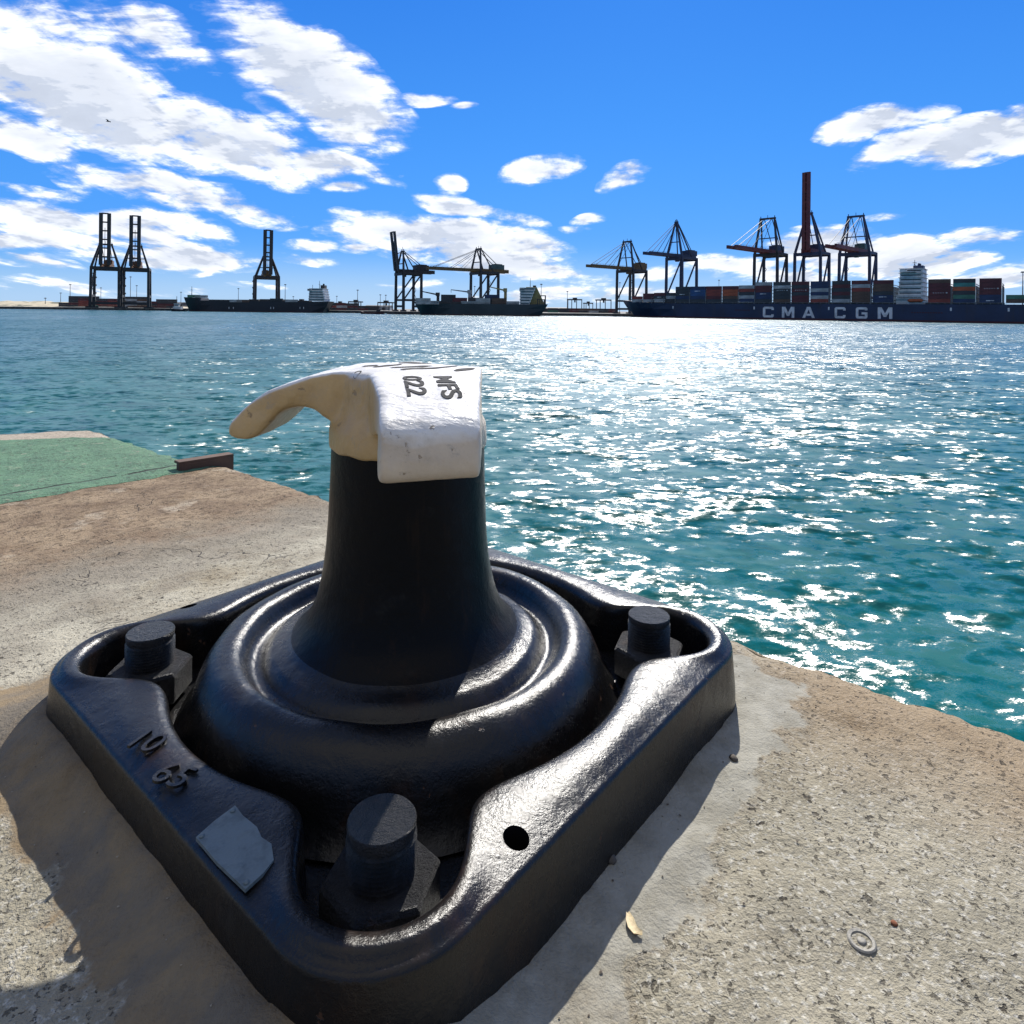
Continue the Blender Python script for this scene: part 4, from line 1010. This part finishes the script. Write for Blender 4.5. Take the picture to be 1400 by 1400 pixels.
# black hulled feeder on the left
t, X, Z, zd, hb, x0 = flat_ship('cargo_ship', 'black hulled cargo ship with white bridge at its stern, under the lone crane', 246, 449, 650, 'hull_black', 411.5, .8, 3.2)
z1 = bridge(t, X, Z, 421, 443, 411.5, 394, 5, hb, 'ship_white', (.6, .5))
m = MB(); xm = X(432); m.beam((xm, 0, z1), (xm, 0, z1+8), .5, .5, .25); m.beam((xm, -3, z1+4), (xm, 3, z1+4), .3); m.beam((X(424), -4, z1), (X(424), -4, z1+3.6), .3); m.build('radar_mast', M['deck_dark'], t)
m = MB(); m.box((X(435), -4, z1-.2), (X(440.5), 4, z1+3.4)); m.cyl((X(437.5), 0, z1+3.3), (X(438), 0, z1+5), .9); m.build('funnel', M['deck_dark'], t)
m = MB(); m.beam((X(254.5), 0, zd+2), (X(254.5), 0, Z(254.5, 391)), .55, .55, .3); m.beam((X(254.5), -2, Z(254, 396)), (X(254.5), 2, Z(254, 396)), .3); m.build('foremast', M['deck_dark'], t)
m = MB()
for pa, pb, yt in ((284, 336, 409.5), (339, 352, 409), (354, 385, 408.8), (386, 418, 411)):
    m.box((X(pa), -hb+2, zd), (X(pb), hb-2, Z(pa, yt)))
m.build('hatch_cover', M['deck_dark'], t)
m = MB(); rail(m, X(284), X(419), -hb+.2, zd, 5); m.build('railing', M['deck_dark'], t)
for pa in (313, 319, 370, 374, 410, 415):
    m = MB(); m.box((X(pa)-.3, -hb-.05, Z(pa, 421)-1), (X(pa)+.3, -hb+.01, Z(pa, 421)+1))
    m.build('draught_mark', M['letter'], t)
def aboard(list_, t, X, Z, x0, Y, shipname, hb):
    for i, (pc, tiers, col, ybase, gap) in enumerate(list_):
        for k in range(tiers):
            container(col, (x0+X(pc), Y+11-hb+1.5+gap, WATER+Z(pc, ybase)+2.6*k), 0, f"{col} container, {TIER[k]} of {ORD[i]} group along the deck of the {shipname}", 'containers on the deck of the '+shipname)
aboard([(262, 1, 'green', 406.5, 3), (272, 1, 'light grey', 407.0, 3), (322, 1, 'light grey', 413.2, -.4), (332, 1, 'brown', 413.2, -.4), (377, 1, 'dark grey', 411.6, .2), (398, 1, 'light grey', 413, -.4)], t, X, Z, x0, 650, 'black hulled ship', hb)
# dark grey-green geared ship in the middle
t, X, Z, zd, hb, x0 = flat_ship('cargo_ship', 'dark grey-green cargo ship with deck cranes and white bridge at its stern', 566, 749, 545, 'hull_green', 415.5, .7, 1.6)
z1 = bridge(t, X, Z, 711, 724, 417, 393, 6, hb, 'ship_white', (0, -.9))
m = MB(); xa = X(724)
vsl = [(xa-3, -4, Z(724, 392)), (xa+6, -4, Z(724, 392)), (xa+13, -4, zd), (xa-3, -4, zd)]
m.add([(x, y*-1 if False else y, z) for x, y, z in vsl] + [(x, 4, z) for x, y, z in vsl], [(0, 1, 2, 3), (7, 6, 5, 4), (0, 4, 5, 1), (1, 5, 6, 2), (2, 6, 7, 3), (3, 7, 4, 0)])
m.build('funnel', M['buff'], t)
m = MB(); m.beam((X(725), 0, z1-1), (X(725), 0, Z(725, 379)), .6, .6, .25); m.beam((X(725), -3, Z(725, 385)), (X(725), 3, Z(725, 385)), .3); m.cyl((X(731), 0, z1), (X(731), 0, z1+2.2), 1.4); m.build('radar_mast', M['deck_dark'], t)
m = MB(); m.beam((X(746), -3, zd), (X(746), -3, Z(746, 403.5)), 1.0); m.beam((X(739), -3, Z(739, 404)), (X(747), -3, Z(747, 404)), .7)
for px in (735, 738, 741, 744): m.beam((X(px), -hb+2, zd), (X(px), -hb+2, Z(px, 409)), .8)
m.beam((X(734), -hb+2, Z(735, 409)), (X(746), -hb+2, Z(745, 410)), .7); m.build('stern_derrick', M['deck_dark'], t)
for pp, pt, yb, yt, mm_ in ((596.5, 572, 399.5, 397.5, 'steel_dark'), (640.5, 614.5, 396, 395.5, 'ship_grey'), (690.5, 668, 393.5, 391.5, 'buff')):
    m = MB(); m.cyl((X(pp), 0, zd), (X(pp), 0, Z(pp, yb)), 1.3, 1.2); m.box((X(pp)-1.8, -1.8, Z(pp, yb)-3), (X(pp)+1.4, 1.8, Z(pp, yb))); cr_ = m.build('deck_crane', M[mm_], t)
    m = MB(); m.beam((X(pp)-1.5, 0, Z(pp, yb)-1.6), (X(pt), 0, Z(pt, yt)), 1.3, 1.3, .7); m.beam((X(pt), 0, Z(pt, yt)), (X(pt)+.2, 0, Z(pt, yt)-2.6), .4); m.build('jib', M[mm_], cr_)
m = MB(); rail(m, X(590), X(709), -hb+.2, zd, 5); m.build('railing', M['deck_dark'], t)
m = MB(); m.box((X(583), -hb+2.4, zd), (X(690), hb-2.4, zd+1.6)); m.build('hatch_cover', M['deck_dark'], t)
aboard([(578, 2, 'light grey', 416, .3), (590, 1, 'light grey', 416, .0), (598, 1, 'dark grey', 415.4, 3), (612, 3, 'dark grey', 415.4, 3.2), (628, 2, 'maroon', 415.4, 3), (640, 1, 'light grey', 416, 0), (649, 2, 'dark grey', 415.4, 3.2), (660, 2, 'light grey', 416, .2), (672, 3, 'navy', 415.4, 3.4), (682, 2, 'brown', 416, .2), (700, 1, 'light grey', 416, .4)], t, X, Z, x0, 545, 'grey-green ship', hb)

# --- tug and launch
def tug():
    Y = 630; a = at(233, 425, Y); t = thing('tug_boat', (a[0], Y, WATER), 'small white-topped tug boat at the bow of the black hulled ship', 'boat'); s = Y/894
    hull([(1, -.3, .2, .5, 3.0), (3, 2, 2, 2.8, 2.7), (6, 6, 3, 3.3, 2.2), (12, 12, 3, 3.3, 1.9), (15, 15.4, 2.2, 2.6, 2.1)], t, M['hull_black'], boot=.3)
    m = MB(); m.box((3.4, -2.2, 1.9), (11, 2.2, 4.6)); m.box((4.4, -1.8, 4.6), (8.6, 1.8, 7.2)); m.box((4.0, -2.1, 7.2), (9, 2.1, 7.5)); h = m.build('wheelhouse', M['ship_white'], t)
    m = MB(); m.box((4.7, -1.86, 5.5), (8.3, -1.78, 6.6)); m.build('window_band', M['pane'], h)
    m = MB(); m.beam((6, 0, 7.5), (6, 0, 14.5), .35); m.beam((6, -1.5, 11), (6, 1.5, 11), .2); m.beam((5.3, 0, 10), (6.9, 0, 10), .25); m.build('mast', M['deck_dark'], t)
    m = MB(); m.cyl((10, 0, 4.6), (10.3, 0, 7), .7); m.build('funnel', M['deck_dark'], t)
tug()
Y = 575; a = at(494, 427, Y); t = thing('barge', (a[0], Y, WATER), 'low dark red barge lying left of the crane with the leaning boom', 'barge')
hull([(0, 0, 2.5, 3, 2.2), (4, 2, 3.4, 3.6, 1.8), (17, 17, 3.4, 3.6, 1.8), (20, 20.5, 2.6, 3, 2.4)], t, M['boot'], boot=.3)
m = MB(); m.box((13.5, -1.8, 1.8), (16.5, 1.8, 3.8)); m.box((13.2, -2, 3.8), (16.8, 2, 4.0)); m.build('deckhouse', M['deck_dark'], t)

# ---------------- yard: container stacks, portal gantries, masts, sheds
def yard_stack(list_, where, Y, dx):
    for i, (pc, cols) in enumerate(list_):
        p = at(pc, 425, Y)
        for k, c in enumerate(cols):
            container(c, (p[0], Y, FARZ+.02+2.6*k), random.uniform(-.01, .01), f"{c} container, {TIER[k]} in {ORD[i]} stack from left, {where}", 'yard containers '+where)
yard_stack([(88, ['dark grey', 'dark grey']), (101.5, ['dark grey', 'maroon', 'dark grey', 'dark grey', 'dark grey']), (114.5, ['rust red', 'rust red', 'rust red', 'maroon', 'dark grey']), (128, ['green', 'maroon', 'maroon', 'dark grey', 'dark grey']), (141, ['maroon', 'rust red', 'maroon', 'dark grey']),
  (154.5, ['rust red', 'rust red', 'rust red', 'maroon']), (168, ['light grey', 'light grey', 'dark grey', 'light grey', 'dark grey']), (181, ['brown', 'light grey', 'dark grey', 'light grey', 'dark grey']), (194.5, ['brown', 'brown', 'light grey', 'brown', 'dark grey']), (208, ['maroon', 'dark grey', 'maroon']), (221, ['maroon', 'maroon', 'dark grey', 'dark grey']), (234.5, ['dark grey', 'maroon', 'dark grey', 'dark grey'])], 'under the two leftmost cranes', 770, 13)
yard_stack([(453, ['dark grey', 'rust red', 'dark grey']), (467.5, ['maroon', 'light grey', 'maroon']), (482, ['dark grey', 'maroon', 'dark grey']), (497, ['maroon', 'dark grey']), (511, ['dark grey', 'dark grey'])], 'right of the black hulled ship', 720, 14)
yard_stack([(756, ['green', 'dark grey']), (772, ['dark grey', 'dark grey']), (785, ['maroon', 'maroon']), (798, ['dark grey', 'brown']), (811, ['light grey', 'brown']), (824.5, ['dark grey', 'dark grey']), (836, ['maroon', 'maroon'])], 'left of the long navy ship', 760, 12)
def yard_gantry(pa, pb, yt, Y, label, mat='steel_dark'):
    a = at(pa, yt, Y); b = at(pb, yt, Y); w = b[0]-a[0]; h = a[2]-FARZ
    t = thing('yard_gantry', ((a[0]+b[0])/2, Y, FARZ), label, 'yard crane', 'portal gantries in the container yard'); m_ = M[mat]
    for x in (-w/2+.5, w/2-.5, -w/6, w/6):
        m = MB(); m.beam((x, 0 if abs(x) > w/4 else 9, 0), (x, 0 if abs(x) > w/4 else 9, h-1), .9); m.build('leg', m_, t)
    m = MB(); m.beam((-w/2, 0, h-.5), (w/2, 0, h-.5), 1.0, 1.4); m.beam((-w/2, 9, h-.5), (w/2, 9, h-.5), 1.0, 1.4)
    for x in (-w/2+.6, w/2-.6): m.beam((x, .5, h-.6), (x, 8.5, h-.6), .8)
    m.build('top_beam', m_, t)
    m = MB(); m.box((-w*.12, 1, h+.2), (w*.16, 8, h+2.0)); m.box((-w*.02, 3, h-4), (w*.07, 6, h-1.3)); m.build('trolley', m_, t)
for pa, pb, yt, Y, l in ((776, 796, 409, 820, 'left one of the two tall portal gantries left of the long navy ship'), (798, 811, 414, 900, 'small low portal gantry between two taller ones'), (815, 836, 409.5, 815, 'right one of the two tall portal gantries, touching the long navy ship bow'),
    (476, 494, 412, 780, 'portal gantry beside the tall lamp mast right of the black hulled ship'), (457, 470, 414, 800, 'portal gantry just right of the black hulled ship stern'), (402, 419, 411, 800, 'portal gantry just left of the white bridge of the black hulled ship'), (516, 537, 413, 760, 'portal gantry left of the crane with the leaning boom')):
    yard_gantry(pa, pb, yt, Y, l)
def lamp_mast(px, yt, Y, label):
    p = at(px, yt, Y); h = p[2]-FARZ
    t = thing('light_mast', (p[0], Y, FARZ), label, 'light mast', 'tall lamp masts along the port')
    m = MB(); m.cyl((0, 0, 0), (0, 0, h), .45, .25, 8); m.build('pole', M['mast_grey'], t)
    m = MB(); m.cyl((0, 0, h-.6), (0, 0, h-.1), 1.1, 1.1, 10)
    for i in range(6): m.box((1.1*math.cos(i)-.35, 1.1*math.sin(i)-.35, h-1.0), (1.1*math.cos(i)+.35, 1.1*math.sin(i)+.35, h-.6))
    m.build('lamp_ring', M['mast_grey'], t)
for px, yt, Y, l in ((62, 407, 800, 'leftmost lamp mast, by the sand dunes'), (83, 400, 900, 'thin lamp mast at the left end of the leftmost container stacks'), (96, 388.5, 800, 'lamp mast rising left of the two leftmost cranes'), (138, 393, 900, 'lamp mast seen between legs of the leftmost crane'),
    (178.5, 378, 850, 'tallest lamp mast seen between legs of the second crane from left'), (187, 390, 900, 'lamp mast seen inside the second crane from left'), (247.5, 399, 900, 'lamp mast just above the tug boat'), (326, 394, 900, 'lamp mast left of the lone crane'),
    (390, 388.5, 760, 'lamp mast between the lone crane and the white bridge'), (401, 405, 950, 'short lamp mast left of the white bridge of the black hulled ship'), (460.5, 404.5, 950, 'short lamp mast right of the black hulled ship'), (489, 396, 780, 'tall lamp mast with a wide head right of the black hulled ship'),
    (520, 402.5, 850, 'left one of two thin lamp masts left of the leaning boom'), (527.5, 403, 850, 'right one of two thin lamp masts left of the leaning boom'), (649, 391, 900, 'lamp mast seen between legs of the middle ochre crane'), (740, 388, 700, 'lamp mast just right of the grey-green ship bridge'),
    (775.8, 398, 850, 'thin lamp mast at the left end of tall portal gantry'), (847.5, 386, 900, 'lamp mast seen between legs of the ochre crane at the long ship bow'), (983, 382.5, 900, 'lamp mast behind the containers between navy and red boom cranes'), (1398.5, 371, 480, 'dark lamp mast at the right edge of the picture')):
    lamp_mast(px, yt, Y, l)
# long low sheds on the shore
def shed(pa, pb, yt, Y, mat, label):
    a = at(pa, yt, Y); b = at(pb, yt, Y); h = a[2]-FARZ; w = b[0]-a[0]
    t = thing('warehouse', ((a[0]+b[0])/2, Y, FARZ), label, 'warehouse'); m = MB(); m.box((-w/2, 0, 0), (w/2, 25, h*.8)); wl_ = m.build('wall', M[mat], t)
    m = MB(); m.add([(-w/2-.5, -.5, h*.8), (w/2+.5, -.5, h*.8), (w/2+.5, 12.5, h), (-w/2-.5, 12.5, h), (-w/2-.5, 25.5, h*.8), (w/2+.5, 25.5, h*.8)], [(0, 1, 2, 3), (3, 2, 5, 4), (0, 3, 4), (1, 5, 2), (0, 4, 5, 1)]); m.build('roof', M['deck_dark'], t)
    n = max(2, int(w/14))
    for i in range(n):
        m = MB(); x = -w/2 + w*(i+.5)/n; m.box((x-2.2, -.12, .1), (x+2.2, -.02, h*.55)); m.build('door', M['deck_dark'], t)
shed(499, 533, 417, 900, 'ship_grey', 'low pale warehouse behind the barge'); shed(742, 775, 420, 900, 'deck_dark', 'low dark warehouse right of the grey-green ship'); shed(196, 246, 412.5, 900, 'deck_dark', 'low dark warehouse behind the tug boat')
# bird
p = at(148, 166, 60); t = thing('bird', tuple(p), 'small dark bird gliding in front of the grey cloud at upper left', 'bird')
m = MB(); m.lathe([(.002, -.22), (.035, -.12), (.055, 0), (.045, .10), (.03, .17), (.004, .22)], 12); m.v = [(z, x, y*.9) for x, y, z in m.v]
body = m.build('body', M['bird'], t, smooth=True)
for sy in (-1, 1):
    w_ = MB(); top = [(.06, .03, .02), (.09, .22, .09), (.02, .52, .07), (-.04, .50, .07), (-.05, .22, .08), (-.08, .03, .02)]
    top = [(x, sy*y, z) for x, y, z in top]; w_.add(top+[(x, y, z-.012) for x, y, z in top], [tuple(range(6)), tuple(range(11, 5, -1))]+[(i, (i+1) % 6, 6+(i+1) % 6, 6+i) for i in range(6)])
    w_.build('wing', M['bird'], t)
t.rotation_euler = (0, 0, R(10))

# ================================================================== CAMERA
cd = bpy.data.cameras.new('camera'); cd.sensor_width = 36; cd.sensor_fit = 'HORIZONTAL'; cd.lens = 36*F/1400; cd.shift_y = (CYP-700)/1400; cd.clip_start = .02; cd.clip_end = 30000
cam = bpy.data.objects.new('camera', cd); link(cam)
mw = Matrix(((CR[0], CU[0], -_f[0], 0), (CR[1], CU[1], -_f[1], 0), (CR[2], CU[2], -_f[2], H), (0, 0, 0, 1)))
cam.matrix_world = mw; S.camera = cam
S.render.engine = 'CYCLES'
S.view_settings.view_transform = 'Standard'; S.view_settings.look = 'None'; S.view_settings.exposure = .42; S.view_settings.gamma = 1
